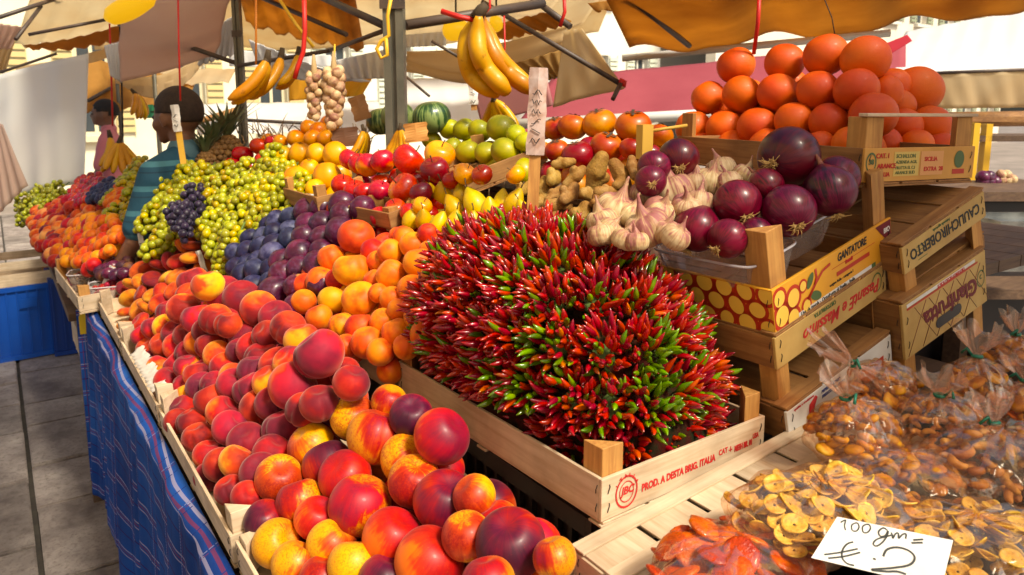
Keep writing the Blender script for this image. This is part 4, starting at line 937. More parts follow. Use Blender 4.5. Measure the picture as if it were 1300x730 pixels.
# ------------------------------------------------------------------ chillies: tied bunches heaped into a mound
def chilli_mesh(m, ms, bend, L=1.0, w=.115):
    bm = bmesh.new(); n = 7; pts = []; rr = []
    for i in range(n + 1):
        t = i / n; pts.append((bend * t * t, .3 * bend * math.sin(t * 3), t * L)); rr.append(w * (.55 + .45 * math.sin(min(t * 3.2, 1.57))) * (1 - t ** 3.2) + .006)
    tube(bm, pts, rr, 7, True, 0)
    tube(bm, [(0, 0, -.30), (.01, 0, -.05), (0, 0, .03)], [.022, .025, w * .75], 5, True, 1)
    return mesh('chilli', bm, m, ms)
CM = []
for nm, wd, st, ct in (('chilli_red', 'red', [(.25, (.62, .014, .007)), (.5, (.46, .006, .006)), (.75, (.26, .003, .008))], .6), ('chilli_green', 'green', [(.25, (.30, .38, .03)), (.5, (.16, .26, .02)), (.75, (.07, .15, .015))], .6), ('chilli_orange', 'orange', [(.25, (.75, .14, .01)), (.5, (.65, .05, .006)), (.75, (.35, .14, .02))], .6)):
    mm = fruitmat(nm, st, nscale=1.0, zk=.3, rough=.24, coat=ct, val=.55)
    CM.append([chilli_mesh(mm, GSTEM, b, 1.0, q) for b, q in ((.05, .125), (.22, .11), (-.16, .115))])
ch_c = Vector((.886, 1.085, 1.01)); ch_r = Vector((.238, .362, .358))
def mound(th, ph):  # th azimuth, ph elevation
    e = .62
    cs = lambda v, e_: math.copysign(abs(v) ** e_, v)
    h_ = .80 + .20 * min(1, max(0, ph) / .5)
    return ch_c + Vector((-.045, .075, .015)) * max(0, math.sin(ph)) + Vector((h_ * ch_r.x * cs(math.cos(th), e) * max(0, math.cos(ph)) ** .85, h_ * ch_r.y * cs(math.sin(th), e) * max(0, math.cos(ph)) ** .85, ch_r.z * math.sin(ph)))
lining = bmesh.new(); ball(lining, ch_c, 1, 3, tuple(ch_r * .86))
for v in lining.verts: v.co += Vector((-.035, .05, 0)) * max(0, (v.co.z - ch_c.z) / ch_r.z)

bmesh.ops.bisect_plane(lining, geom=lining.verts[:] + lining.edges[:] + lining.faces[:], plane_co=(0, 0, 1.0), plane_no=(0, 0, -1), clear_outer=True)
obj('mound_filler', mesh('mound_filler', lining, simple('dark_gap_filler', (.010, .016, .006), .95, (.05, .004, .003), 45, bumps=.8, spec=.1), smooth=True), label='dark dome of stalks and leaves inside the chilli mound', cat='filler', kind='stuff')  # added filler body, coloured dark so gaps between the pods look deep
cent = []
for ring, (ph, k) in enumerate(((.10, 25), (.36, 23), (.62, 19), (.88, 15), (1.14, 9), (1.38, 4), (1.56, 1))):
    fine = [mound(2 * math.pi * q / 720, .3) for q in range(721)]; acc = [0]
    for a, b in zip(fine, fine[1:]): acc.append(acc[-1] + (b - a).length)
    for i in range(k):
        tgt = acc[-1] * ((i + .5 * (ring % 2) + R.uniform(-.12, .12)) / k % 1.0); q = next(j for j, v in enumerate(acc) if v >= tgt)
        cent.append((2 * math.pi * q / 720, ph + R.uniform(-.05, .05)))
n_b = 0; seen = []
for th, ph in cent:
    p = mound(th, ph); n = ((p - ch_c)); n = Vector((n.x / ch_r.x ** 2, n.y / ch_r.y ** 2, n.z / ch_r.z ** 2)).normalized()
    if n.dot((CAM - p).normalized()) < -.30: continue
    seen.append((p, n, th, ph))
seen.sort(key=lambda s: (max(0, min(6, int(s[3] / .26))), (s[0] - CAM).dot(RT)))
tier = None
for p, n, th, ph in seen:
    tk = max(0, min(6, int(ph / .26)))
    if tk != tier: tier = tk; cnt = 0
    cnt += 1
    # outward tilt, growing slightly upward
    ax = (n + Vector((0, 0, .12))).normalized(); root = p - ax * .085
    q = ax.to_track_quat('Z', 'Y').to_matrix().to_4x4()
    greenish = R.random() + (.28 if .25 < ph < .8 and th > 3.3 else -.05); gword = 'mostly green tips' if greenish > .80 else ('some green tips' if greenish > .45 else 'nearly all red pods')
    b = empty('chilli_bunch', mat=Matrix.Translation(root) @ q, label=f"bunch of small chillies, {gword}, {ORD[cnt]} along the {ORD[tk + 1]} tier up", cat='chilli bunch', group='tied bunches of chillies')
    N = 72; g0 = R.uniform(0, 6.28)
    for i in range(N):
        rr_ = math.sqrt((i + .5) / N); a = g0 + i * 2.39996
        spread = rr_ * .64; d = Vector((math.sin(spread) * math.cos(a), math.sin(spread) * math.sin(a), math.cos(spread))); d = (d + Vector((R.uniform(-.26, .26), R.uniform(-.26, .26), R.uniform(-.05, .05)))).normalized()
        L = R.uniform(.026, .048); reach = .098 * R.uniform(.88, 1.08) * (1.10 - .26 * rr_ * rr_)
        base = d * (reach - L) + Vector((d.x, d.y, 0)) * .008
        gp = .09 + (.50 if greenish > .80 and math.sin(a + g0) > -.2 else 0) + (.18 if greenish > .45 and math.cos(a) > .3 else 0)
        x = R.random(); kind = 1 if x < gp else (2 if x < gp + .06 else 0)
        w0 = b.matrix_world @ base; w1 = b.matrix_world @ (base + d * L); w2 = b.matrix_world @ (base - d * L * .3)
        if any(q.z < 1.072 and not (.697 < q.x < 1.052 and .775 < q.y < 1.38) for q in (w0, w1, w2)) or min(w0.z, w1.z) < 1.0: continue
        e = d.to_track_quat('Z', 'Y').to_euler(); o = obj('chilli', R.choice(CM[kind]), b, base, e, (.048, .048, L))
        
    bm = bmesh.new(); tube(bm, [(0, 0, -.01), (0, 0, .025)], [.012, .02], 6); obj('stalk', mesh('stalk', bm, GSTEM), b)
# ------------------------------------------------------------------ grapes: bunches whose berries are parts
def bunch(label, p, n_ax, L, Wd, dia, keys, cnt, group='white grapes heaped around the boy', down=None):
    """a cone of berries lying on a slope: wide at the shoulder, pointed at the tip"""
    ax = Vector(down or (0, 0, -1)).normalized(); q = ax.to_track_quat('Z', 'Y').to_matrix().to_4x4()
    b = empty('grape_bunch', mat=Matrix.Translation(p) @ q, label=label, cat='grapes', group=group)
    bm = bmesh.new(); tube(bm, [(0, 0, -.03), (.004, 0, L * .5), (0, 0, L * .9)], [.003, .004, .002], 5); obj('stalk', mesh('stalk', bm, GSTEM), b)
    pts = []
    tries = 0
    while len(pts) < cnt and tries < cnt * 30:
        tries += 1; t = R.random() ** .8; rad_ = Wd * (1 - .72 * t) * (.55 + .45 * min(1, t * 6)); a = R.uniform(0, 6.28)
        k = R.uniform(.72, 1.0); v = Vector((rad_ * k * math.cos(a), rad_ * k * math.sin(a), t * L))
        if all((v - u).length > dia * .72 for u in pts): pts.append(v)
    for v in pts:
        k = R.choice(keys); obj('grape', fm('grape', F[k][0]), b, v, randrot(1.0), dia / 2 * R.uniform(.85, 1.12))
def grape_field(name, pl, poly, dia, keys, word, group, step, L, Wd, cnt, drop=0):
    q = [pl.uv(pl.hit(*a)) for a in poly]; u0, u1 = min(a[0] for a in q), max(a[0] for a in q); v0, v1 = min(a[1] for a in q), max(a[1] for a in q)
    v = v0; j = 0; spots = []
    while v < v1 + step * .3:
        u = u0 + (step * .5 if j % 2 else 0)
        while u < u1 + step * .3:
            if inside(q, u, v): spots.append(pl.at(u + R.uniform(-.15, .15) * step, v + R.uniform(-.15, .15) * step))
            u += step
        v += step * .9; j += 1
    spots.sort(key=lambda s: s.z)
    dn = Vector((-pl.n.x * 0 + R.uniform(-.1, .1), 0, -1)); dn = (dn - pl.n * dn.dot(pl.n)).normalized()
    for i, s in enumerate(spots, 1):
        d2 = (dn + Vector((R.uniform(-.4, .4), R.uniform(-.4, .4), 0))).normalized()
        bunch(f"{word} grape bunch, {ORD[min(i,30)]} from the bottom, {name}", s - pl.n * drop - d2 * L * .5, pl.n, L, Wd, dia, keys, cnt, group, d2)
WG = ['grape_white', 'grape_white', 'grape_white', 'grape_gold']
PG2 = Plane((295, 330, 2.30), (385, 260, 2.38), (330, 212, 2.70))
grape_field('near white grape heap', PG2, [(285,335),(262,322),(252,280),(262,245),(300,215),(340,210),(378,245),(388,268),(345,285),(318,300),(300,335)], .0265, WG, 'yellow green', 'white grapes heaped behind the blue plums', .095, .16, .062, 78)
bm = bmesh.new(); 
PG1 = Plane((215, 305, 2.62), (275, 232, 2.80), (228, 210, 2.98))
grape_field('far white grape heap', PG1, [(222,316),(196,312),(183,290),(186,255),(200,225),(225,207),(258,210),(280,225),(268,250),(244,262),(236,300)], .0285, WG, 'sunlit yellow green', 'white grapes heaped in front of the boy', .10, .16, .065, 68)
PGb = Plane((230, 300, 2.46), (262, 240, 2.62), (290, 215, 2.72))
grape_field('black grape strip', PGb, [(224,312),(231,285),(243,256),(260,238),(286,221),(284,234),(265,260),(250,288),(234,312)], .027, ['grape_black'], 'black', 'black grapes between the two white heaps', .085, .13, .05, 40)
# ------------------------------------------------------------------ far stall along the aisle
def quick(name, pl, poly, dia, keys, form_, kind, cat, group, **k):
    pack(pl, poly, dia, keys, form_, name, kind, cat, group, **k)
PF = Plane((110, 345, 2.95), (40, 290, 4.1), (150, 262, 3.6))
quick('far stall peach heap', PF, [(40,302),(44,275),(60,255),(100,250),(140,258),(142,275),(100,290),(85,310),(92,335),(80,345)], .078, [('peach_pale', 2), ('peach_dark', 1), ('flat_red', 2)], 'peach', 'peach', 'peach', 'pale peaches heaped on the far stall', jit=.12)
quick('far stall peach heap', PF, [(40,302),(44,275),(60,255),(140,258),(142,275),(85,345)], .078, [('peach_dark', 1)], 'peach', 'peach', 'peach', 'pale peaches heaped on the far stall', drop=.8, low='buried ')
PF2 = Plane((112, 340, 2.85), (80, 320, 3.25), (135, 278, 3.15))
quick('far apricot heap', PF2, [(75,322),(88,290),(112,272),(140,275),(160,290),(152,312),(130,330),(115,342),(95,340)], .056, [('apricot', 3), ('apricot_red', 1)], 'apricot', 'apricot', 'apricot', 'apricots heaped on the far stall', jit=.15, sp=1.08, var=.14)
quick('far apricot heap', PF2, [(80,325),(90,290),(140,275),(158,295),(115,342)], .058, [('apricot', 1)], 'apricot', 'apricot', 'apricot', 'apricots heaped on the far stall', drop=.8, low='buried ')
PF3 = Plane((30, 285, 4.4), (78, 262, 4.2), (58, 236, 4.8))
grape_field('small grape heap at the far end', PF3, [(25,288),(28,262),(45,242),(62,236),(76,252),(78,265),(50,268)], .028, ['grape_white'], 'dull green', 'green grapes at the far end of the stall', .13, .17, .07, 40)
PF4 = Plane((95, 250, 3.9), (130, 235, 3.8), (115, 222, 4.1))
quick('red pepper heap', PF4, [(88,258),(92,238),(108,222),(128,222),(135,232),(118,245),(112,258)], .045, [('tomato', 2), ('apple_dark', 1)], 'small', 'pepper', 'pepper', 'small red peppers on the far stall', jit=.2)
quick('far plum heap', PF4, [(112,256),(118,240),(136,228),(150,232),(146,246),(132,256)], .05, [('plum_blue', 1)], 'plum', 'plum', 'plum', 'blue plums on the far stall', jit=.15)
quick('far orange pile', PF4, [(132,262),(140,246),(152,236),(158,246),(152,266)], .05, [('apricot', 1)], 'apricot', 'apricot', 'apricot', 'apricots beside the far plums')
PF5 = Plane((160, 290, 3.15), (150, 270, 3.35), (172, 215, 3.9))
grape_field('yellow grape bank left of the boy', PF5, [(136,296),(142,262),(150,235),(165,212),(182,205),(190,230),(178,262),(170,296)], .028, ['grape_gold', 'grape_white'], 'golden', 'golden grapes left of the boy', .11, .15, .06, 44)
quick('back peach row', Plane((100, 262, 3.8), (140, 262, 3.7), (120, 245, 4.0)), [(80,262),(95,250),(140,250),(150,262),(120,272)], .07, [('peach_red', 1), ('peach_pale', 1)], 'peach', 'peach', 'peach', 'rosy peaches behind the far apricots')
# wooden rims of the far stall
for i, (y0, lab) in enumerate(((3.02, 'pinkish poplar crate at the near end of the far stall'), (3.66, 'pinkish poplar crate in the middle of the far stall'), (4.30, 'pinkish poplar crate at the far end of the far stall'))):
    crate(lab, tilted((.205, y0, .86), rad(3), rad(3)), .36, .62, .055, .09, w=PW)
# figs, raspberries
PFg = Plane((140, 350, 2.72), (115, 330, 2.95), (150, 318, 2.95))
pack(PFg, [(108,340),(120,322),(140,316),(168,330),(172,345),(140,352)], .048, [('fig', 3), ('plum_dark', 1)], 'fig', 'fig box', 'fig', 'fig', 'figs behind the raspberry punnets', jit=.15)
for i, (px, py, d, lab) in enumerate(((146, 368, 2.72, 'clear punnet of raspberries nearest the flat peaches'), (118, 352, 2.92, 'clear punnet of dark berries left of the raspberries'))):
    p = P(px, py, d); r = punnet(lab, Matrix.Translation(p - Vector((0, 0, .04))) @ Matrix.Rotation(-.2, 4, 'Z'), .085, .06, .065, group=None, name='fruit_punnet', cat='punnet', nn=40)
    mm = F['raspberry' if i == 0 else 'fig'][0]
    for k in range(44):
        a = R.uniform(0, 6.28); q = math.sqrt(R.random()) * .9
        obj('berry', fm('small', mm), r, (q * .075 * math.cos(a), q * .052 * math.sin(a), R.uniform(.012, .068)), randrot(), R.uniform(.009, .012))
WHITEP = simple('white_carton', (.72, .66, .62), .6, (.6, .55, .5), 10); YEL = simple('yellow_carton', (.80, .55, .01), .5, (.7, .45, .01), 6)
def carton(label, O, rz, L, W, H, m, name='carton', text=None):
    r = empty(name, mat=Matrix.Translation(O) @ Matrix.Rotation(rz, 4, 'Z'), label=label, cat='box'); t = .005
    for a, b in (((0, 0, 0), (L, t, H)), ((0, W - t, 0), (L, W, H))): obj('side_board', boxmesh('side_board', a, b, m), r)
    for a, b in (((0, t + .0003, 0), (t, W - t - .0003, H)), ((L - t, t + .0003, 0), (L, W - t - .0003, H))): obj('end_board', boxmesh('end_board', a, b, m), r)
    obj('bottom', boxmesh('bottom', (t, t, .001), (L - t, W - t, .006), m), r)
    return r
p = P(112, 385, 2.80); c = carton('white carton under the raspberry punnets', (p.x, p.y - .05, p.z - .0), -.1, .30, .28, .075, WHITEP)
p = P(108, 425, 2.75); c = carton('bright yellow carton below the white one at the table corner', (p.x - .02, p.y - .06, p.z + .02), -.1, .34, .32, .085, YEL)
plate(c, 'blue_print', .03, .20, .02, .05, INK_BLUE); plate(c, 'blue_print', .05, .2, .02, .06, INK_BLUE, side=True)
p = P(90, 372, 3.0); c = carton('magenta fronted box at the near end of the far stall', (p.x + .0, p.y - .02, p.z - .02), 0, .20, .2, .06, simple('magenta_print', (.42, .02, .12), .5))
write(c, 'FRUTTA', .022, .04, .02, PAPER, 0, .0006, lift=.001)
# mixed crates under the far stall
for i, (px, py, d, m_, l) in enumerate(((96, 400, 3.1, W_WARM, 'ochre crate standing below the magenta box'), (100, 440, 3.15, W_PALE, 'pale crate standing lowest beside the striped cloth'), (86, 385, 3.5, W_DARK, 'dark crate in the shade under the far stall'))):
    p = P(px, py, d); crate(l, tilted((p.x, p.y, p.z - .05), 0, 0), .34, .34, .12, .15, w=(m_, m_), staples=False)
# blue plastic crates in the aisle with a wooden crate on top
BLUEP = simple('blue_plastic', (.005, .07, .42), .35, (.006, .1, .52), 3, coat=.2)
p = PZ(2, 461, 0); plastic_crate('bright blue ribbed plastic bin standing in the aisle at the far left', (p.x, p.y, 0), .34, .40, .47, BLUEP, None, 0.1, rib=.05, name='plastic_bin')
p2 = PZ(73, 452, 0); plastic_crate('dark blue plastic bin tucked under the far stall', (p2.x, p2.y, 0), .32, .40, .50, simple('dark_blue_plastic', (.004, .04, .26), .4), None, 0.0, rib=.05, name='plastic_bin')
crate('weathered slatted crate on top of the bright blue bin', tilted((p.x - .10, p.y - .02, .475), .1, 0), .46, .40, .075, .17, w=PW, gap=.10)
# ------------------------------------------------------------------ bags of dried fruit
FILM = film('cellophane', (1, .90, .80), .035, 16); FILM2 = film('cellophane_milky', (1, .82, .72), .16, 14)
DB = fruitmat('dried_banana', [(.3, (.84, .60, .22)), (.5, (.72, .46, .13)), (.75, (.42, .20, .04))], nscale=1.3, zk=0, rough=.5, spots=((.32, .12, .02), 6, .52, .68, .6), bumps=.15, bscale=8)
DA = fruitmat('dried_apricot', [(.3, (.80, .20, .02)), (.5, (.62, .09, .01)), (.75, (.34, .04, .01))], nscale=1.2, zk=.2, rough=.35, coat=.3, bumps=.25, bscale=6)
DN = fruitmat('fried_snack', [(.3, (.68, .36, .10)), (.5, (.52, .23, .05)), (.75, (.28, .10, .025))], nscale=1.2, rough=.5, bumps=.2, bscale=8)
DP = fruitmat('pink_nut', [(.3, (.68, .40, .18)), (.5, (.54, .27, .10)), (.75, (.32, .13, .045))], nscale=1.2, rough=.5, bumps=.15, bscale=8)
DK = fruitmat('dark_nut', [(.3, (.22, .09, .04)), (.5, (.14, .05, .02)), (.75, (.07, .03, .015))], nscale=1.2, rough=.5)
def chip_mesh(m, seed):
    rr = random.Random(seed); bm = bmesh.new(); n = 16; rings = []
    prof = [(.14, .02), (.30, -.05), (.62, .0), (.88, .10), (1.0, .17), (.98, .26), (.80, .22), (.50, .12), (.26, .06), (.12, .10)]
    ph = rr.uniform(0, 6)
    for r_, z in prof: rings.append([bm.verts.new(((r_ * (1 + .08 * math.sin(3 * a + ph))) * math.cos(a), r_ * (1 + .06 * math.sin(2 * a)) * math.sin(a), z * 1.1 + .14 * r_ * math.sin(2 * a + ph))) for a in [2 * math.pi * i / n for i in range(n)]])
    for p_, q_ in zip(rings, rings[1:] + rings[:1]):
        for i in range(n): f = bm.faces.new((p_[i], p_[(i + 1) % n], q_[(i + 1) % n], q_[i])); f.smooth = True
    return mesh('chip', bm, m)
CHIP = [chip_mesh(DB, s) for s in (1, 2, 3)]
def disc_mesh(m, seed, h=.28):
    me = form(h=h, lump=.07, seed=seed, cleft=.12, nu=16, nv=10); me.materials.append(m); return me
APD = [disc_mesh(DA, s) for s in (1, 2)]
def cashew_mesh(m, seed):
    rr = random.Random(seed); bm = bmesh.new(); pts = [(math.cos(a) * .7, math.sin(a) * .7, .1 * math.sin(a * 2)) for a in [-.3 + i * .33 for i in range(9)]]
    tube(bm, pts, [.12, .26, .33, .34, .33, .31, .29, .24, .10], 8); return mesh('kernel', bm, m)
CSH = [cashew_mesh(DP, 1)]; CSN = [cashew_mesh(DN, 2), disc_mesh(DN, 5, .55)]; CDK = [disc_mesh(DK, 7, .6)]
def bag(label, c, a, b, h, rz, kind, size, n, part, neck=None, film_=None, hemi=False, tie=True, tilt=0, seed=0):
    """see-through bag: contents packed in a squashed ellipsoid, wrinkled skin round them, gathered neck and tie"""
    rr = random.Random(seed + int(a * 1e4)); M = Matrix.Translation(c) @ Matrix.Rotation(rz, 4, 'Z') @ Matrix.Rotation(tilt, 4, 'X')
    r = empty('cellophane_bag', mat=M, label=label, cat='bag', group='clear bags of dried fruit and nuts at the right')
    bm = bmesh.new(); nu, nv = 48, 24; rows = []
    def sk(th, f, k=1.0):
        s, c_ = math.sin(f), math.cos(f); w = 1 + (.05 * math.sin(9 * th + 3 * f + seed) + .035 * math.sin(17 * th - 5 * f)) 
        return Vector((a * k * w * math.copysign(abs(s * math.cos(th)) ** .8, math.cos(th)), b * k * w * math.copysign(abs(s * math.sin(th)) ** .8, math.sin(th)), h * (.0 + k * w * c_ if c_ > 0 else k * c_ * .8)))
    for j in range(nv + 1):
        f = .02 + (math.pi - .04) * j / nv; rows.append([bm.verts.new(sk(2 * math.pi * i / nu, f)) for i in range(nu)])
    for p_, q_ in zip(rows, rows[1:]):
        for i in range(nu): f = bm.faces.new((p_[i], p_[(i + 1) % nu], q_[(i + 1) % nu], q_[i])); f.smooth = True
    bm.faces.new(rows[0]); bm.faces.new(list(reversed(rows[-1])))
    obj('film', mesh('film', bm, film_ or FILM), r)
    if neck:
        nx, ny, nz, L, sp = neck; d = Vector((nx, ny, nz)).normalized(); s0 = Vector((nx * a * .55, ny * b * .55, h * .72)); bm = bmesh.new(); rows = []
        q = d.to_track_quat('Z', 'Y').to_matrix(); nn = 40
        for j, (t, rd_) in enumerate(((-.25, sp * 1.1), (.0, sp * .62), (.22, sp * .26), (.32, sp * .14), (.38, sp * .13), (.5, sp * .32), (.7, sp * .6), (.88, sp * .75), (1.0, sp * .85))):
            rows.append([bm.verts.new(s0 + q @ Vector((rd_ * (1 + .32 * math.sin(7 * an + seed + j * .3) * min(1, abs(t - .35) * 3)) * math.cos(an), rd_ * .6 * (1 + .38 * math.sin(9 * an + j * .4)) * math.sin(an), L * t + .012 * math.sin(5 * an + seed) * (t > .9)))) for an in [2 * math.pi * i / nn for i in range(nn)]])
        for p_, q_ in zip(rows, rows[1:]):
            for i in range(nn): f = bm.faces.new((p_[i], p_[(i + 1) % nn], q_[(i + 1) % nn], q_[i])); f.smooth = True
        obj('neck', mesh('neck', bm, FILM2), r)
        if tie:
            bm = bmesh.new(); t0 = s0 + d * L * .35; tube(bm, [t0 + q @ Vector((sp * .17 * math.cos(an), sp * .14 * math.sin(an), 0)) for an in [2 * math.pi * i / 12 for i in range(13)]], .0028, 6)
            tube(bm, [t0 + q @ Vector((sp * .16, 0, 0)), t0 + q @ Vector((sp * .4, .006, .012)), t0 + q @ Vector((sp * .55, -.004, .002))], .0024, 6)
            obj('tie', mesh('tie', bm, simple('green_tie_%d' % seed, (.01, .16, .10), .4)), r)
    pts = []; tries = 0
    while len(pts) < n and tries < n * 40:
        tries += 1; th = rr.uniform(0, 6.28); f = rr.uniform(.05, 1.75); k = rr.uniform(.62, .90) if len(pts) > n * .25 else rr.uniform(.3, .6)
        v = sk(th, f, k); v.z = min(v.z, h * .8)
        if all((v - u).length > size * 1.05 for u in pts): pts.append(v)
    for v in pts: obj(part, rr.choice(kind), r, v, (rr.uniform(-.65, .65), rr.uniform(-.65, .65), rr.uniform(0, 6.28)), size * rr.uniform(.85, 1.15))
    return r
def PB(px, py, d): return P(px, py, d)
bag('open clear bag of ring shaped banana chips, lowest and nearest, under the handwritten price card', PB(1040, 655, .90), .125, .085, .05, -.25, CHIP, .0140, 130, 'banana_chip', seed=1)
bag('clear bag of banana chips at the bottom right corner beside the price card', PB(1235, 705, .86), .13, .09, .055, -.55, CHIP, .0140, 130, 'banana_chip', seed=2)
bag('clear bag of dark orange dried apricots at the bottom edge', PB(938, 724, .84), .115, .075, .045, -.1, APD, .024, 46, 'dried_apricot', seed=3)
bag('clear bag of amber crumbs lying between the two bags of banana chips', PB(1150, 612, 1.02), .12, .08, .045, -.5, CSN, .012, 90, 'kernel', seed=4)
bag('clear bag of nuts standing left against the chilli printed crate', PB(1085, 552, 1.10), .078, .06, .055, -.1, CSN, .013, 80, 'kernel', (-.3, .1, 1, .07, .05), seed=5)
bag('twisted clear bag of orange kernels leaning on the printed crate', PB(1118, 500, 1.22), .065, .055, .055, .2, CSN, .013, 60, 'kernel', (-1, .4, .75, .13, .035), seed=6)
bag('tied clear bag of shelled nuts behind the twisted bag', PB(1190, 548, 1.12), .080, .06, .060, .1, CSH, .013, 75, 'kernel', (-.1, .0, 1, .055, .04), seed=7)
bag('tied clear bag of orange kernels upright at the right edge', PB(1235, 510, 1.18), .06, .055, .07, 0, CSN, .012, 60, 'kernel', (.1, .05, 1, .075, .04), seed=8)
bag('large clear bag of cashews filling the right edge', PB(1270, 598, 1.02), .12, .085, .065, -.2, CSH, .018, 75, 'cashew', (.0, .25, 1, .06, .045), seed=9)
bag('clear bag of dark nuts behind the cashews at the far right edge', PB(1300, 640, 1.02), .07, .05, .05, 0, CDK, .014, 50, 'kernel', seed=10)
bag('clear bag with a reddish bow at the far right above the cashews', PB(1300, 530, 1.16), .06, .05, .055, 0, CSN + APD, .013, 45, 'kernel', (.1, .1, 1, .06, .045), seed=11)
bag('clear bag of amber kernels highest at the right edge', PB(1290, 468, 1.32), .065, .06, .06, .1, CSN, .013, 60, 'kernel', (.0, .1, 1, .06, .04), seed=13)
# dark tray under the bags
def traybox(label, O, L, W, H, m, rz=0, name='tray'):
    return carton(label, O, rz, L, W, H, m, name)
# handwritten price card
def strokes(root, name, lines, wdt, m, z=.0006):
    bm = bmesh.new()
    for ln in lines:
        pts = [Vector((x, y, 0)) for x, y in ln]
        sm = []
        for i in range(len(pts) - 1):   # smooth the pen path
            p0, p1, p2, p3 = pts[max(i - 1, 0)], pts[i], pts[i + 1], pts[min(i + 2, len(pts) - 1)]
            for k in range(6):
                t = k / 6; sm.append(.5 * ((2 * p1) + (p2 - p0) * t + (2 * p0 - 5 * p1 + 4 * p2 - p3) * t * t + (3 * p1 - p0 - 3 * p2 + p3) * t ** 3))
        sm.append(pts[-1]); prev = None
        for i, q in enumerate(sm):
            d = (sm[min(i + 1, len(sm) - 1)] - sm[max(i - 1, 0)]); d = d.normalized() if d.length > 1e-9 else Vector((1, 0, 0)); n_ = Vector((-d.y, d.x, 0)) * wdt * .5
            a, b_ = bm.verts.new(q + n_ + Vector((0, 0, z))), bm.verts.new(q - n_ + Vector((0, 0, z)))
            if prev: bm.faces.new((prev[0], prev[1], b_, a))
            prev = (a, b_)
    return obj(name, mesh(name, bm, m), root)
def card():
    TL, TR, BR, BL = P(1063, 656, .80), P(1210, 686, .79), P(1190, 752, .745), P(1030, 708, .755)
    ex = (TR - TL).normalized(); n = ex.cross(TL - BL).normalized(); ey = n.cross(ex)
    r = empty('price_card', mat=Matrix(((ex.x, ey.x, n.x, BL.x), (ex.y, ey.y, n.y, BL.y), (ex.z, ey.z, n.z, BL.z), (0, 0, 0, 1))), label='white handwritten price card reading 100 gm = € 2 on the dried fruit bags', cat='price card')
    inv = r.matrix_world.inverted(); loc = [inv @ q for q in (TL, TR, BR, BL)]
    bm = bmesh.new(); lo = [bm.verts.new((q.x, q.y, -.0006)) for q in loc]; hi = [bm.verts.new((q.x, q.y, 0)) for q in loc]
    bm.faces.new(hi[::-1]); bm.faces.new(lo)
    for i in range(4): bm.faces.new((lo[i], lo[(i + 1) % 4], hi[(i + 1) % 4], hi[i]))
    bmesh.ops.recalc_face_normals(bm, faces=bm.faces[:])
    obj('card', mesh('card', bm, PAPER), r)
    def L(px, py):
        ry = ray(px, py); t = (BL - CAM).dot(n) / ry.dot(n); q = inv @ (CAM + ry * t); return (q.x, q.y)
    def S(name, w_, *lines): strokes(r, name, [[L(1000 + x * .23077, 600 + y * .23077) for x, y in ln] for ln in lines], w_, INK_BLACK)
    S('digit_one', .0016, [(290, 275), (318, 262), (312, 290), (318, 318)])
    S('digit_zero', .0016, [(372, 278), (352, 290), (355, 318), (378, 322), (392, 300), (385, 280), (372, 278)]); S('digit_zero', .0016, [(432, 285), (412, 298), (415, 328), (438, 330), (455, 308), (448, 288), (432, 285)])
    S('letter_g', .0018, [(548, 318), (525, 305), (500, 325), (508, 350), (535, 348), (552, 322), (545, 350), (520, 385), (488, 405), (470, 392), (490, 368), (545, 352), (570, 345)])
    S('letter_m', .0018, [(568, 330), (575, 345), (578, 362), (592, 338), (608, 335), (610, 362), (630, 342), (650, 338), (648, 365)])
    S('equals_sign', .0022, [(690, 372), (745, 368)], [(680, 388), (742, 386)])
    S('euro_sign', .0020, [(360, 382), (325, 395), (300, 430), (300, 470), (325, 500), (365, 512)], [(200, 452), (290, 440), (385, 420)], [(222, 472), (310, 462), (398, 440)])
    S('digit_two', .0024, [(525, 462), (545, 425), (600, 412), (665, 430), (698, 468), (670, 508), (580, 525), (460, 535), (540, 545), (600, 545), (650, 560)])
    S('dot', .0022, [(468, 474), (484, 478)])
card()
# small price labels and sticks
def stick_sign(label, px0, py0, d0, px1, py1, d1, w_, cp, m=PAPER, name='price_sign', stickm=None, lines=2, cut=.45):
    a, b = P(px0, py0, d0), P(px1, py1, d1); r = empty(name, a, label=label, cat='price sign')
    ax = (b - a).normalized(); sd_ = RT - ax * RT.dot(ax); sd_.normalize(); n = sd_.cross(ax)
    L = (b - a).length; bm = bmesh.new()
    M = Matrix(((sd_.x, n.x, ax.x), (sd_.y, n.y, ax.y), (sd_.z, n.z, ax.z))).to_4x4(); 
    box(bm, (-w_ * .32, -.004, 0), (w_ * .32, .004, L * .98), mat=M); obj('stick', mesh('stick', bm, stickm or W_POST), r)
    bm = bmesh.new(); N = 8; g = []
    for i in range(N + 1):
        z = L * (cut + (1 - cut) * i / N); g.append([bm.verts.new(M @ Vector((w_ * s * (.5 + .04 * math.sin(i * 2)), .006 + .004 * math.sin(i * .8) * (s != 0) + (.004 if s == 0 else 0), z))) for s in (-1, 0, 1)])
    for p_, q_ in zip(g, g[1:]):
        for k in range(2): bm.faces.new((p_[k], p_[k + 1], q_[k + 1], q_[k]))
    o = obj('card', mesh('card', bm, m), r); o.modifiers.new('s', 'SOLIDIFY').thickness = .001
    bm = bmesh.new()
    for k in range(lines):
        z = L * (cut + .1 + k * (.8 - cut) / max(1, lines)); tube(bm, [M @ Vector((w_ * (-.28 + .56 * t), .0128, z + .005 * math.sin(t * (9 + 7 * math.sin(k * 5)) + k * 2))) for t in (0, .15, .3, .45, .6, .75, .9)], .0010, 4)
    obj('handwriting', mesh('handwriting', bm, INK_BLACK), r)
stick_sign('tall weathered white price sign on a wooden stick between pears and ginger', 676, 268, 1.50, 684, 86, 1.50, .036, 0, simple('weathered_card', (.70, .55, .52), .7, (.45, .25, .18), 25), lines=6, cut=.40)
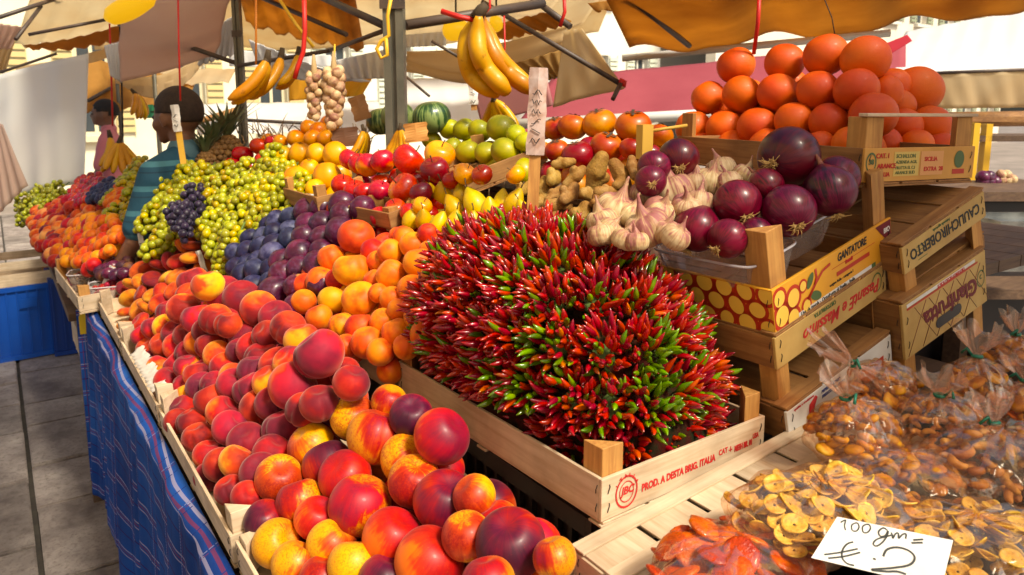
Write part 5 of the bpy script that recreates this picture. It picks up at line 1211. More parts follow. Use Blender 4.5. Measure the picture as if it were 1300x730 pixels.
stick_sign('narrow white price sign on a yellow stick in front of the boy', 233, 208, 2.72, 222, 133, 2.72, .030, 0, stickm=simple('yellow_stick', (.75, .42, .05), .6), lines=3, cut=.55)
stick_sign('small white price ticket above the raspberries', 133, 368, 2.75, 145, 338, 2.75, .03, 0, lines=1, cut=.05)
stick_sign('small white price ticket beside the far apricots', 138, 330, 2.95, 140, 300, 2.95, .035, 0, lines=1, cut=.0)
stick_sign('small yellow price ticket behind the far apricots', 142, 285, 3.1, 143, 270, 3.1, .05, 0, YEL, lines=1, cut=.0)
stick_sign('thin ticket stuck between flat peaches and grapes', 262, 345, 2.45, 252, 318, 2.45, .018, 0, lines=1, cut=.0)
stick_sign('small ticket beside the white grape heap', 182, 312, 2.75, 176, 282, 2.75, .02, 0, lines=1, cut=.0)
stick_sign('brown price card behind the quinces', 440, 186, 2.6, 437, 162, 2.6, .09, 0, simple('brown_card', (.14, .06, .03), .7), lines=0, cut=.0)
stick_sign('tan triangular card beside the hanging garlic', 462, 152, 2.7, 452, 122, 2.7, .06, 0, simple('tan_card', (.42, .2, .07), .7), lines=0, cut=.0)
stick_sign('tan card tilted in front of the watermelons', 530, 180, 2.3, 527, 156, 2.3, .07, 0, simple('tan_card_two', (.60, .28, .07), .7), lines=0, cut=.0)
stick_sign('small black and white ticket on the apple crate', 396, 262, 2.25, 396, 246, 2.25, .03, 0, lines=1, cut=.0)
stick_sign('white ticket left of the yellow melons', 602, 140, 2.5, 600, 104, 2.5, .03, 0, lines=2, cut=.2)
# small visible crates among the rows
def smallcrate(label, px, py, d, L, W, H, post, ps=0, t=0, w=PW): return crate(label, tilted(P(px, py, d), rad(ps), rad(t)), L, W, H, post, w=w, staples=False, s=.03)
plastic_crate('black plastic crate under the ginger roots', (.98, 1.31, .985), .50, .17, .25, BLACKM)
smallcrate('little crate corner showing left of the red apples', 405, 272, 2.15, .16, .30, .05, .08, 0, 8, (W_WARM, W_WARMLITY))
smallcrate('pale crate edge between the apples and the pears', 497, 290, 1.90, .10, .20, .04, .05, 8, 12, (W_WARM, W_WARMLITY))
smallcrate('warm crate edge in front of the melons', 590, 246, 2.02, .34, .30, .05, .075, 10, 12, (W_WARM, W_WARMLITY))
smallcrate('white poplar crate under the plums', 380, 400, 1.86, .40, .45, .05, .10, 0, 4)
bm = bmesh.new(); p = P(818, 190, 1.66); box(bm, (-.016, -.010, -.02), (.016, .010, .055)); tube(bm, [(.01, 0, .04), (.10, -.03, .052)], .004, 6)
o = obj('crate_post', mesh('crate_post', bm, simple('yellow_post', (.72, .40, .06), .6)), loc=p, label='yellow wooden crate post standing between persimmons and red onions', cat='crate post')
# ------------------------------------------------------------------ bananas
BAN = fruitmat('banana', [(.3, (.74, .40, .03)), (.55, (.66, .29, .015)), (.78, (.40, .14, .01))], nscale=2.5, zk=0, rough=.45, spots=((.14, .05, .015), 25, .60, .70, .8), coat=.1)
BANT = simple('banana_tip', (.06, .035, .015), .8)
def banana_mesh(L, c=.9):
    bm = bmesh.new(); n = 12; pts = []; rr = []
    for i in range(n + 1):
        t = i / n; a = c * (t - .15); pts.append((math.sin(a) * L / c * .0 + (1 - math.cos(a)) * L / c, 0, -math.sin(a) * L / c)); rr.append(L * .105 * min(1, .38 + (t / .22) ** 1.3 * .62 if t < .22 else 1) * (1 if t < .78 else max(.25, 1 - ((t - .78) / .22) ** 1.8 * .8)))
    tube(bm, pts, rr, 6); 
    me = mesh('banana', bm, BAN, BANT)
    for p_ in me.polygons:
        if p_.center.z > max(v.co.z for v in me.vertices) - L * .06 or len(p_.vertices) > 4: p_.material_index = 1
    return me
BM_ = banana_mesh(.20)
def banana_hand(label, p, rz, n, fan, k=1.0, tiltx=0, group='hands of bananas hanging from the canopy bars', base=0, hang=None, name='banana_bunch'):
    r = empty(name, mat=Matrix.Translation(p) @ Matrix.Rotation(rz, 4, 'Z') @ Matrix.Rotation(tiltx, 4, 'Y'), label=label, cat='bananas', group=group)
    r.scale = (k, k, k)
    for i in range(n):
        t = (i / (n - 1) - .5) if n > 1 else 0
        obj('banana', BM_, r, (.0, t * .03, -.01), Euler((t * fan, base + abs(t) * .15 + R.uniform(-.05, .05), R.uniform(-.15, .15))), R.uniform(.93, 1.08))
    bm = bmesh.new(); tube(bm, [(0, -.02, -.02), (0, 0, .01), (.004, .01, .045)], [.012, .014, .009], 7); obj('stalk', mesh('stalk', bm, BANT), r)
    return r
az = math.atan2(-RT.y, -RT.x)
RIB_R = simple('red_ribbon', (.62, .015, .01), .5); RIB_O = simple('orange_ribbon', (.70, .22, .02), .5); RIB_Y = simple('yellow_ribbon', (.80, .45, .02), .5); ROPE = simple('dark_cord', (.03, .02, .015), .8)
def ribbon(label, pts, m, w_=.006, name='ribbon', flat=.3):
    ps_ = [P(*q) for q in pts]; o0 = ps_[0]; bm = bmesh.new(); tube(bm, [q - o0 for q in ps_], w_ / 2, 6)
    return obj(name, mesh(name, bm, m), loc=o0, label=label, cat='ribbon' if 'ribbon' in name else 'cord')
# foreground hand of bananas: curve out to the left then tips to the right
p = P(611, 18, 1.75)
def big_hand():
    r = empty('banana_bunch', p, label='large hand of ripe bananas hanging over the melons by a red ribbon', cat='bananas', group='hands of bananas hanging from the canopy bars')
    for pts, rr in (([(606,20),(594,45),(591,72),(598,95),(614,110),(634,119)], 13), ([(608,20),(606,45),(608,68),(618,88),(632,104),(645,118)], 14), ([(611,20),(618,48),(628,72),(645,92),(662,105),(676,115)], 13), ([(610,20),(622,46),(634,70),(652,90),(672,106)], 10)):
        bm = bmesh.new(); ps = [P(a, b, 1.75 + .012 * (k % 2) + (.02 if rr != 14 else -.015)) - p for k, (a, b) in enumerate(pts)]
        # smooth path
        sm = []
        for i in range(len(ps) - 1):
            p0, p1, p2, p3 = ps[max(i - 1, 0)], ps[i], ps[i + 1], ps[min(i + 2, len(ps) - 1)]
            for k in range(4):
                t = k / 4; sm.append(.5 * ((2 * p1) + (p2 - p0) * t + (2 * p0 - 5 * p1 + 4 * p2 - p3) * t * t + (3 * p1 - p0 - 3 * p2 + p3) * t ** 3))
        sm.append(ps[-1]); n = len(sm); R0 = rr / FPX * 1.75 * .85
        rad_l = [R0 * 1.05 * (.35 + .65 * min(1, (i / n) / .2)) * (1 if i / n < .78 else max(.28, 1 - ((i / n - .78) / .22) ** 1.6 * .75)) for i in range(n)]
        tube(bm, sm, rad_l, 6); me = mesh('banana', bm, BAN, BANT)
        for q in me.polygons:
            if len(q.vertices) > 4: q.material_index = 1
        obj('banana', me, r)
    bm = bmesh.new(); tube(bm, [P(604, 24, 1.75) - p, P(612, 12, 1.75) - p, P(618, 6, 1.75) - p], [.016, .014, .010], 7); obj('stalk', mesh('stalk', bm, BANT), r)
big_hand()
banana_hand('hand of bananas hanging beside the boy, nearest of the left cluster', P(338, 80, 2.65), az, 5, .8, .98, -.38)
banana_hand('hand of bananas behind the nearest one in the left cluster', P(356, 76, 2.80), az + .3, 5, .9, .95, -.30)
banana_hand('smaller hand of bananas at the right of the left cluster by the red ribbon', P(378, 72, 2.95), az + .3, 5, .8, .85, -.25)
banana_hand('blurred bananas hanging far behind near the distant stall', P(172, 120, 5.2), az, 5, 1.4, 1.0, .5)
banana_hand('hand of bananas lying on the far stall in front of the distant person', P(140, 176, 4.4), az + .4, 6, 1.2, 1.1, .0)
banana_hand('second hand of bananas on the far stall, right of the first', P(152, 182, 4.3), az + 2.2, 5, 1.2, 1.0, .0)
banana_hand('little bananas lying behind the red apples', P(508, 166, 2.5), az + 1, 5, 1.0, .55, .0, group=None)
banana_hand('browned bananas lying beside the brown price card', P(462, 168, 2.6), az - .4, 4, 1.1, .60, .0, group=None)
banana_hand('tan bananas lying right of the watermelons', P(628, 128, 2.6), az + .9, 5, 1.3, .75, .5, group=None)
ribbon('red ribbon tied above the large bananas', [(560, 14, 1.75), (585, 22, 1.75), (606, 26, 1.75)], RIB_R, .012); ribbon('red cord rising from the large bananas', [(622, -14, 1.75), (622, 10, 1.75), (612, 20, 1.75)], RIB_R, .006)
ribbon('long red cord in front of the boy', [(226, -5, 2.6), (227, 60, 2.6), (229, 128, 2.6)], RIB_R, .006)
ribbon('wide red ribbon hanging by the left bananas', [(386, -5, 2.6), (387, 40, 2.6), (385, 66, 2.6), (378, 85, 2.6), (374, 100, 2.6)], RIB_R, .016)
ribbon('orange ribbon holding the left bananas', [(325, -5, 2.65), (325, 40, 2.65), (325, 82, 2.65)], RIB_O, .007)
ribbon('slanting yellow ribbon beside the red ribbon', [(352, -5, 2.8), (375, 30, 2.8), (398, 60, 2.8)], RIB_Y, .012)
ribbon('yellow ribbon loops tied to the square pole', [(497, -5, 2.45), (492, 20, 2.45), (494, 45, 2.45), (484, 52, 2.45), (478, 62, 2.45), (484, 74, 2.45), (492, 70, 2.45), (490, 48, 2.45)], RIB_Y, .012)
ribbon('yellow cord above the thick garlic braid', [(425, 56, 2.6), (424, 84, 2.6)], RIB_Y, .006)
ribbon('red ribbon hanging from the ochre canopy behind the oranges', [(964, -5, 2.1), (962, 30, 2.1), (957, 68, 2.15)], RIB_R, .012)
ribbon('thin dark cord above the orange pile', [(1045, -5, 2.1), (1056, 22, 2.1), (1060, 45, 2.1)], ROPE, .003, 'cord')
ribbon('red cord hanging behind the large bananas', [(640, 20, 2.6), (641, 60, 2.6), (639, 78, 2.6)], RIB_R, .006)
ribbon('red knot hanging from the upper bar', [(716, -5, 2.8), (717, 15, 2.8), (711, 34, 2.8)], RIB_R, .014)
ribbon('red knot on the end of the long bar', [(786, 102, 2.9), (793, 105, 2.9), (791, 110, 2.9)], RIB_R, .022)
for k, (a, b, d) in enumerate(((139, 160, 4.4), (152, 175, 4.6))): ribbon(('red' if k == 0 else 'dark') + ' cord hanging over the far bananas', [(a, 30, d), (a + 2, 80, d), (a + 4, b, d)], RIB_R if k == 0 else ROPE, .01)
# garlic braids
BRG = fruitmat('braid_garlic', [(.3, (.70, .52, .34)), (.5, (.55, .36, .22)), (.75, (.3, .14, .1))], nscale=1.2, rough=.6)
def braid(label, px, y0, y1, d, wpx, n):
    a, b = P(px, y0, d), P(px, y1, d); r = empty('garlic_braid', a, label=label, cat='garlic braid', group='garlic braids hanging by the square pole'); W_ = wpx / FPX * d
    bm = bmesh.new(); tube(bm, [(0, 0, .06), (0, 0, 0), b - a], [.004, .012, .006], 6); obj('plait', mesh('plait', bm, simple('straw_%d' % px, (.45, .30, .14), .9)), r)
    for i in range(n):
        t = (i + .5) / n; an = i * 2.4; k = W_ * .5 * (.55 + .45 * math.sin(math.pi * min(1, t * 1.2 + .12)))
        obj('bulb', fm('onion', BRG), r, (b - a) * t + Vector((math.cos(an) * k * .7, math.sin(an) * k * .7, 0)), randrot(.8), W_ * .27)
fm('onion', BRG)
braid('slim tan garlic braid, left of the two hanging braids', 399, 92, 150, 2.6, 20, 24)
braid('thick pale garlic braid, right of the two hanging braids', 424, 88, 160, 2.6, 26, 34)
# ------------------------------------------------------------------ poles, bars
POLE = simple('painted_steel', (.10, .095, .075), .45, (.17, .15, .11), 8, metal=.3); DARKBAR = simple('dark_bar', (.05, .035, .03), .5, (.1, .06, .04), 10); RAIL = simple('white_rail', (.72, .70, .66), .5)
def pole(label, px, py, d, w_, h, sq=True):
    p = P(px, py, d); r = empty('canopy_pole', (p.x, p.y, 0), label=label, cat='pole'); r.rotation_euler = (0, 0, -YAW)
    bm = bmesh.new()
    if sq:
        box(bm, (-w_ / 2, -w_ / 2, 0), (-w_ * .12, w_ / 2, h)); box(bm, (w_ * .12, -w_ / 2 - .002, 0), (w_ / 2, w_ / 2 - .002, h)); box(bm, (-w_ * .12, -w_ * .30, 0), (w_ * .12, w_ * .32, h - .001))
    else: tube(bm, [(0, 0, 0), (0, 0, h)], w_ / 2, 12)
    obj('post', mesh('post', bm, POLE), r); bm = bmesh.new(); box(bm, (-w_ * .9, -w_ * .9, 0), (w_ * .9, w_ * .9, .012)); obj('foot_plate', mesh('foot_plate', bm, POLE), r)
    bm = bmesh.new(); box(bm, (-w_ * .62, -w_ * .62, 1.90), (w_ * .62, -w_ * .52, 1.93)); obj('clamp', mesh('clamp', bm, DARKBAR), r)
pole('square double steel canopy pole rising behind the watermelons', 503, 130, 2.55, .066, 2.5)
pole('slim dark canopy pole behind the left bananas', 307, 130, 3.6, .036, 2.6)
pole('thin far canopy pole above the boy', 197, 110, 6.0, .035, 2.6, False)
pole('thin dark far pole left of the boy', 150, 120, 6.4, .03, 2.7, False)
def bar(label, a, b, w_=.02, m=None, name='canopy_bar'):
    A, B = P(*a), P(*b); bm = bmesh.new(); tube(bm, [Vector((0, 0, 0)), B - A], w_ / 2, 8)
    return obj(name, mesh(name, bm, m or DARKBAR), loc=A, label=label, cat='canopy bar')
bar('dark bar from the drape to the slim pole', (150, 28, 3.9), (305, 82, 3.6), .022); bar('thin bar below the dark bar at left', (150, 32, 4.1), (260, 72, 3.9), .010)
bar('dark bar meeting the square pole from upper left', (404, -6, 2.9), (489, 33, 2.55), .028)
bar('dark bar slanting over the left bananas', (330, -4, 3.6), (440, 44, 3.3), .022)
bar('horizontal bar from slim pole to square pole', (300, 84, 3.6), (420, 64, 3.2), .018); bar('short bar rising to the square pole', (420, 64, 3.2), (490, 38, 2.6), .018)
bar('dark bar right of the square pole', (515, 32, 2.6), (690, 4, 2.9), .035)
bar('long thin bar ending in the red knot', (612, 2, 3.1), (790, 108, 2.9), .020)
bar('dark bar at the top centre with red knot', (676, -2, 3.0), (724, 34, 2.9), .026)
bar('short bar end below the red knot', (788, 106, 2.9), (778, 126, 2.85), .018)
bar('dark rafter under the ochre canopy', (796, -6, 2.5), (875, 58, 3.0), .022)
bar('thin bar under the yellow lamp', (548, 52, 3.0), (592, 78, 3.0), .012); bar('thin bar left of the watermelons', (514, 96, 2.9), (545, 122, 2.8), .010)
bar('grey tent rail at the upper left corner', (-10, 25, 4.0), (78, -4, 4.4), .022); bar('brown tent rail rising to the left drape', (20, 50, 4.0), (52, 8, 4.3), .02)
bar('dark rail across the upper left canopy', (36, 44, 4.2), (150, 22, 4.4), .018); bar('dark ridge above the left drape', (0, 92, 4.5), (72, 68, 4.6), .016)
bar('far slanting bar beside the distant stall', (112, 136, 6.5), (180, 112, 6.8), .03); bar('far lower slanting bar', (112, 128, 6.2), (140, 112, 6.5), .03)
bar('dark eave rail behind the boy', (262, 150, 6.5), (420, 158, 6.5), .03); bar('brown eave bar behind the left bananas', (240, 158, 6.0), (300, 140, 6.2), .05, W_WARM)
# ------------------------------------------------------------------ canopies and cloths
def cloth_mat(name, c1, c2, tr=.45, sc_=3): return simple(name, c1, .85, c2, sc_, bumps=.08, bscale=12, trans=tr, lo=.3, hi=.7)
C_BEIGE = cloth_mat('beige_canvas', (.86, .75, .56), (.80, .66, .46), .75); C_OCHRE = cloth_mat('ochre_canvas', (.78, .45, .11), (.48, .23, .045), .66, 2.2)
C_PINK = cloth_mat('pinkish_canvas', (.84, .68, .60), (.78, .60, .52), .75); C_WHITE = cloth_mat('white_canvas', (.86, .83, .80), (.82, .78, .75), .25)
C_CREAM = cloth_mat('cream_canvas', (.84, .70, .48), (.76, .58, .34), .66); C_ROSE = cloth_mat('rose_awning', (.44, .08, .10), (.38, .06, .08), .25); C_RED = simple('red_awning', (.50, .01, .03), .7)
def sheet(label, cs, m, nu=30, nv=16, sag=0, fold=0, ff=6, edge=0, name='canopy_cloth', cat='canopy', th=.003, fdir='u', seed=0):
    """cs: corners TL TR BR BL as (px, py, depth)"""
    c = [P(*q) for q in cs]; n = (c[1] - c[0]).cross(c[3] - c[0]).normalized(); o0 = sum(c, Vector()) / 4; bm = bmesh.new(); g = []
    for j in range(nv + 1):
        v = j / nv; row = []
        for i in range(nu + 1):
            u = i / nu; q = c[0].lerp(c[1], u).lerp(c[3].lerp(c[2], u), v)
            q = q + Vector((0, 0, -1)) * sag * math.sin(math.pi * u) * (.35 + .65 * math.sin(math.pi * min(v, .999)))
            w_ = u if fdir == 'u' else v; o_ = v if fdir == 'u' else u
            q += n * fold * (math.sin(w_ * ff * 6.28 + seed + o_ * 1.3) + .5 * math.sin(w_ * ff * 13 + 2 + seed - o_ * 2)) * (.4 + .6 * o_)
            if edge and j == nv: q += (c[3] - c[0]).normalized() * edge * math.sin(u * nu * 1.1)
            row.append(bm.verts.new(q - o0))
        g.append(row)
    for a, b in zip(g, g[1:]):
        for i in range(nu): f = bm.faces.new((a[i], a[i + 1], b[i + 1], b[i])); f.smooth = True
    o = obj(name, mesh(name, bm, m), loc=o0, label=label, cat=cat); s_ = o.modifiers.new('s', 'SOLIDIFY'); s_.thickness = th; s_.offset = 0
    return o
# unseen canvas panels added above the view, placed for the shade they cast
def shade_panel(label, pts, m, **k):
    c = [Vector(q) for q in pts]; o0 = sum(c, Vector()) / 4; bm = bmesh.new(); g = []; nu = nv = 20
    for j in range(nv + 1):
        row = []
        for i in range(nu + 1):
            u, v = i / nu, j / nv; q = c[0].lerp(c[1], u).lerp(c[3].lerp(c[2], u), v); q.z += -.05 * math.sin(math.pi * u) * math.sin(math.pi * v) + .012 * math.sin(u * 21) * math.sin(v * 13)
            row.append(bm.verts.new(q - o0))
        g.append(row)
    for a, b in zip(g, g[1:]):
        for i in range(nu): f = bm.faces.new((a[i], a[i + 1], b[i + 1], b[i])); f.smooth = True
    o = obj('canopy_cloth', mesh('canopy_cloth', bm, m), loc=o0, label=label, cat='canopy'); o.modifiers.new('s', 'SOLIDIFY').thickness = .003
shade_panel('unseen beige canvas panel added overhead to shade the bags of dried fruit', [(.78, -2.4, 2.46), (2.9, -2.4, 2.64), (2.9, -.95, 2.66), (.78, -.95, 2.48)], C_BEIGE)  # added out of view; its shadow dims the bags
shade_panel('unseen beige canvas panel added overhead to shade the right hand crates', [(1.25, -1.0, 2.52), (2.9, -1.0, 2.70), (2.9, .30, 2.72), (1.25, .30, 2.54)], C_BEIGE)  # added out of view to dim the right stacks
shade_panel('unseen beige canvas panel added overhead to shade the aisle and hanging cloth', [(-3.6, -2.4, 2.36), (.30, -2.4, 2.52), (.30, 3.6, 2.56), (-3.6, 3.6, 2.40)], C_BEIGE)  # added out of view so paving and cloth fall into shade
0 and shade_panel('unseen beige canvas panel added overhead to shade the middle of the fruit stall', [(.70, .88, 2.50), (1.25, .88, 2.58), (1.25, 2.15, 2.60), (.70, 2.15, 2.50)], C_BEIGE)
shade_panel('unseen beige canvas panel added overhead to shade the far stall', [(.4, 2.05, 2.53), (1.2, 2.05, 2.63), (1.2, 4.3, 2.72), (.4, 4.3, 2.62)], C_BEIGE)  # added out of view to keep direct sun off the far stall
sheet('pale beige canvas ceiling at the top centre behind the square pole', [(395, -90, 2.7), (790, -110, 2.9), (700, 14, 5.0), (455, 52, 5.4)], C_BEIGE, sag=.05, fold=.01)
sheet('ochre canvas ceiling panel left of the square pole', [(290, -60, 3.2), (440, -70, 3.0), (462, 64, 5.0), (312, 30, 4.4)], C_OCHRE, sag=.04, fold=.015)
sheet('tan canvas ceiling with hem at the upper left', [(40, -8, 4.3), (330, -30, 4.0), (170, 50, 6.6), (20, 58, 5.2)], C_BEIGE, sag=.04, fold=.02)
sheet('shaded brown canvas hem in the upper left', [(30, 58, 5.0), (160, 30, 4.8), (155, 52, 5.0), (34, 62, 5.1)], C_OCHRE, sag=.05, fold=.01, nv=6)
sheet('draped pinkish white cloth hanging at the upper left centre', [(152, 6, 3.7), (300, -22, 3.6), (272, 70, 3.7), (152, 104, 3.75)], C_PINK, sag=.03, fold=.018, ff=1.3, fdir='v')
sheet('bright white cloth hanging behind the slim pole', [(262, 40, 4.6), (300, 18, 4.5), (296, 70, 4.7), (250, 84, 4.8)], C_WHITE, fold=.01)
sheet('white cloth strip beside the pinkish drape', [(132, 58, 4.2), (155, 52, 4.2), (154, 105, 4.2), (140, 96, 4.2)], C_WHITE, fold=.008)
sheet('large white cloth curtain closing the stall at the left', [(-30, 104, 4.9), (112, 68, 4.7), (106, 232, 4.7), (-30, 262, 4.9)], cloth_mat('thin_white_curtain', (.90, .88, .86), (.88, .85, .82), .35), 60, 20, fold=.012, ff=2.2, sag=-.03)
sheet('shadowed flap of the white curtain at the far left edge', [(-30, 150, 4.5), (4, 158, 4.5), (34, 236, 4.5), (-30, 300, 4.5)], C_PINK, fold=.012)
sheet('grey white tent flap at the top left edge', [(-30, 26, 4.2), (28, 34, 4.2), (12, 62, 4.3), (-30, 60, 4.3)], C_PINK, fold=.01)
sheet('cream tent flap under the top left rail', [(-30, 60, 4.6), (20, 50, 4.6), (6, 92, 4.7), (-30, 96, 4.7)], C_CREAM, fold=.01)
sheet('cream canvas valance beyond the left curtain', [(20, 84, 6.0), (140, 60, 6.0), (142, 72, 6.0), (20, 100, 6.0)], C_CREAM, sag=.05, fold=.01)
sheet('ochre canopy of the distant stall behind the left bananas', [(108, 72, 6.6), (250, 100, 7.2), (240, 124, 6.6), (108, 142, 6.2)], C_OCHRE, sag=.06, fold=.02)
sheet('pale cloth swag beyond the boy', [(146, 96, 6.0), (262, 68, 6.0), (262, 80, 6.0), (146, 106, 6.0)], C_CREAM, sag=.22, fold=.01)
sheet('white swag cloth behind the left bananas', [(290, 62, 6.2), (420, 70, 6.2), (425, 84, 6.2), (290, 84, 6.2)], C_WHITE, sag=.03, fold=.02)
sheet('yellow cloth strip hanging far behind the garlic braids', [(366, 92, 7.5), (474, 98, 7.5), (458, 122, 7.5), (366, 128, 7.5)], cloth_mat('yellow_cloth', (.80, .48, .03), (.72, .36, .02), .5), fold=.03, ff=5)
sheet('white cloth under the beige ceiling right of the pole', [(515, 44, 4.0), (566, 40, 4.0), (566, 58, 4.0), (515, 60, 4.0)], C_WHITE, fold=.01)
sheet('pleated cream cloth hanging behind the large bananas', [(516, 66, 3.9), (720, 36, 3.6), (706, 92, 3.7), (516, 92, 4.0)], C_CREAM, sag=.10, fold=.022, ff=2.2, fdir='v')
sheet('cream pennant cloth hanging from the long bar', [(716, 40, 3.2), (738, 36, 3.1), (792, 112, 3.0), (700, 136, 3.2)], C_CREAM, fold=.008, ff=1.2)
sheet('tan cloth fold beside the cream pennant', [(640, 84, 3.5), (722, 60, 3.4), (724, 96, 3.4), (690, 102, 3.5)], cloth_mat('tan_canvas', (.60, .38, .14), (.5, .28, .08), .4), fold=.012)
sheet('ochre canvas strip over the cream cloth', [(590, 40, 3.3), (700, 14, 3.2), (726, 30, 3.2), (640, 50, 3.4)], C_OCHRE, fold=.01)
sheet('big ochre canvas awning across the top right', [(740, -60, 2.0), (1330, -150, 2.2), (1340, 6, 3.0), (800, 66, 3.2)], C_OCHRE, 50, 20, sag=.03, fold=.02, ff=3)
sheet('narrow ochre canvas hem above the white rail', [(746, 4, 3.0), (860, -10, 3.0), (830, 8, 3.0), (756, 14, 3.0)], C_OCHRE, fold=.008, edge=.01)
sheet('rose pink awning across the far side of the aisle', [(700, 100, 6.0), (1150, 52, 5.4), (1150, 112, 4.9), (640, 176, 5.2)], C_ROSE, 50, 14, fold=.01, ff=3)
bar('white metal front rail of the ochre awning', (790, 74, 3.25), (1130, 42, 3.0), .030, RAIL, 'awning_rail')
bar('white lower rail of the rose awning', (650, 158, 5.1), (1145, 132, 4.85), .07, RAIL, 'awning_rail')
sheet('bright red corner of the awning beside the oranges', [(1112, 60, 4.2), (1152, 44, 4.2), (1158, 52, 4.2), (1118, 76, 4.2)], C_RED)
sheet('wide white awning roof at the right edge', [(1150, 40, 6.2), (1340, 6, 5.6), (1340, 88, 4.8), (1120, 96, 5.0)], C_WHITE, fold=.006)
sheet('cream valance hanging from the white awning', [(1185, 93, 4.8), (1340, 88, 4.7), (1340, 136, 4.7), (1192, 138, 4.8)], C_CREAM, fold=.012, ff=3, nv=8)
bar('dark rail along the white awning edge', (1180, 93, 4.8), (1340, 87, 4.7), .02)
bar('brown beam under the cream valance', (1195, 152, 5.0), (1340, 150, 4.9), .10, W_WARM)
sheet('white awning of a far stall behind the left bananas and garlic', [(250, 132, 8.5), (480, 128, 8.8), (490, 168, 7.6), (250, 170, 7.4)], C_WHITE, fold=.01)
sheet('second white awning of a far stall right of the square pole', [(512, 100, 9.0), (700, 96, 9.0), (700, 160, 7.8), (512, 170, 7.8)], C_WHITE, fold=.01)
sheet('long white cloth drooping from the bar between slim and square poles', [(315, 50, 5.6), (400, 84, 5.2), (470, 104, 5.2), (330, 100, 5.6)], C_WHITE, fold=.02)
sheet('white cloth triangle between square pole and cream drape', [(420, 78, 5.0), (492, 62, 5.0), (492, 100, 5.0), (436, 100, 5.0)], C_WHITE, fold=.015)
sheet('tan canopy underside of the far market row beyond the boy', [(150, 86, 7.5), (300, 88, 7.5), (290, 104, 6.9), (150, 112, 6.9)], C_CREAM, fold=.01)
sheet('green shade cloth hanging far behind the boy', [(176, 128, 9), (215, 126, 9), (215, 150, 9), (176, 150, 9)], simple('green_shade', (.03, .22, .09), .8, (.02, .14, .06), 4), fold=.02)
sheet('small pink board beside the tall price sign', [(600, 112, 2.9), (694, 100, 2.75), (702, 134, 2.75), (612, 158, 2.9)], simple('pink_board', (.55, .22, .22), .6), fold=0, th=.012, name='board', cat='board')
sheet('broad cream canopy of the market row behind, spanning the top left and centre', [(96, -60, 8.0), (800, -60, 8.0), (760, 44, 10.5), (120, 66, 10.0)], C_CREAM, 60, 16, sag=.12, fold=.03, ff=4)
sheet('tan canopy spanning behind the square pole and large bananas', [(430, -40, 6.5), (800, -60, 6.5), (740, 34, 8.0), (460, 60, 8.0)], C_BEIGE, 50, 14, sag=.08, fold=.02, ff=3)
# yellow lamps
def lamp(label, a, b, d, w_):
    A, B = P(*a, d), P(*b, d); r = empty('hanging_lamp', A, label=label, cat='lamp'); V = B - A; bm = bmesh.new(); n = 10
    tube(bm, [V * (i / n) for i in range(n + 1)], [w_ * (.55 + .45 * math.sin(math.pi * (i / n) ** .8)) * (.5 if i in (0, n) else 1) for i in range(n + 1)], 16)
    obj('lamp_shade', mesh('lamp_shade', bm, simple('yellow_glass_%d' % a[0], (.85, .62, .02), .3, trans=.5, emis=((1, .62, .03), .22))), r)
    bm = bmesh.new(); tube(bm, [V * .5 + Vector((0, 0, w_)), V * .5 + Vector((0, 0, w_ + .25))], .004, 6); obj('cord', mesh('cord', bm, ROPE), r)
lamp('long yellow lamp shade under the upper left canopy', (134, 24), (196, -4), 3.4, .05)
lamp('blurred yellow lamp just left of the large bananas', (562, 40), (596, 36), 3.2, .045)
lamp('small yellow lamp behind the large bananas', (622, 32), (638, 28), 3.2, .035)
# ------------------------------------------------------------------ far right stall behind the crates
YF = simple('yellow_frame_paint', (.75, .42, .02), .5)
def box_thing(name, label, cat, a, b, m, bev=.003):
    a = Vector(a); b = Vector(b); c = (a + b) / 2; c.z = a.z; return obj(name, boxmesh(name, a - c, b - c, m, bev), loc=c, label=label, cat=cat)
def far_right():
    r = empty('market_stall', P(1270, 300, 3.4) * 1, label='dim stall with yellow posts and dark shelves at the right edge', cat='stall'); o = r.location.copy()
    r.location.z = 0; o.z = 0
    def bx(nm, px0, px1, z0, z1, d, dd, m):
        A = P(px0, 130, d); B = P(px1, 130, d); bm = bmesh.new(); v = [A - o, B - o, B - o + FW * dd, A - o + FW * dd]; vv = []
        for z in (z0, z1):
            for q in v: vv.append(bm.verts.new((q.x, q.y, z)))
        for q in ((3, 2, 1, 0), (4, 5, 6, 7), (0, 1, 5, 4), (1, 2, 6, 5), (2, 3, 7, 6), (3, 0, 4, 7)): bm.faces.new([vv[k] for k in q])
        obj(nm, mesh(nm, bm, m), r)
    bx('post', 1240, 1248, 0, 1.50, 3.7, .05, YF); bx('post', 1256, 1264, 0, 1.49, 3.9, .05, YF); bx('rail', 1236, 1400, 1.505, 1.53, 3.75, .04, W_WARM)
    bx('shelf_board', 1236, 1420, 1.18, 1.22, 3.2, .9, W_DARK); bx('shelf_board', 1236, 1420, .80, .84, 3.0, .9, W_DARK); bx('side_panel', 1238, 1420, .0, 1.17, 3.25, .03, BLACKM); bx('shelf_board', 1240, 1420, 1.40, 1.43, 3.9, .3, W_DARK)
far_right()
for i, (px, py, d, m_, f_, k, lab) in enumerate(((1252, 225, 3.4, 'plum_dark', 'plum', .09, 'dark aubergine heap, left on the dim right shelf'), (1275, 222, 3.4, 'garlic', 'onion', .07, 'pale vegetables on the dim right shelf'))):
    for j in range(5):
        mat_ = F[m_][0] if m_ in F else GARL
        obj('vegetable', fm(f_, mat_), loc=P(px + (j % 3) * 7 - 4, py + 6 - (j // 3) * 6, d + .2), rot=randrot(), scale=k * .36, label=f"{lab}, {ORD[j+1]} from left", cat='vegetable', group='vegetables on the dim right shelf')
SILV = simple('silver_tray', (.45, .45, .42), .25, (.2, .2, .2), 12, metal=.9); 
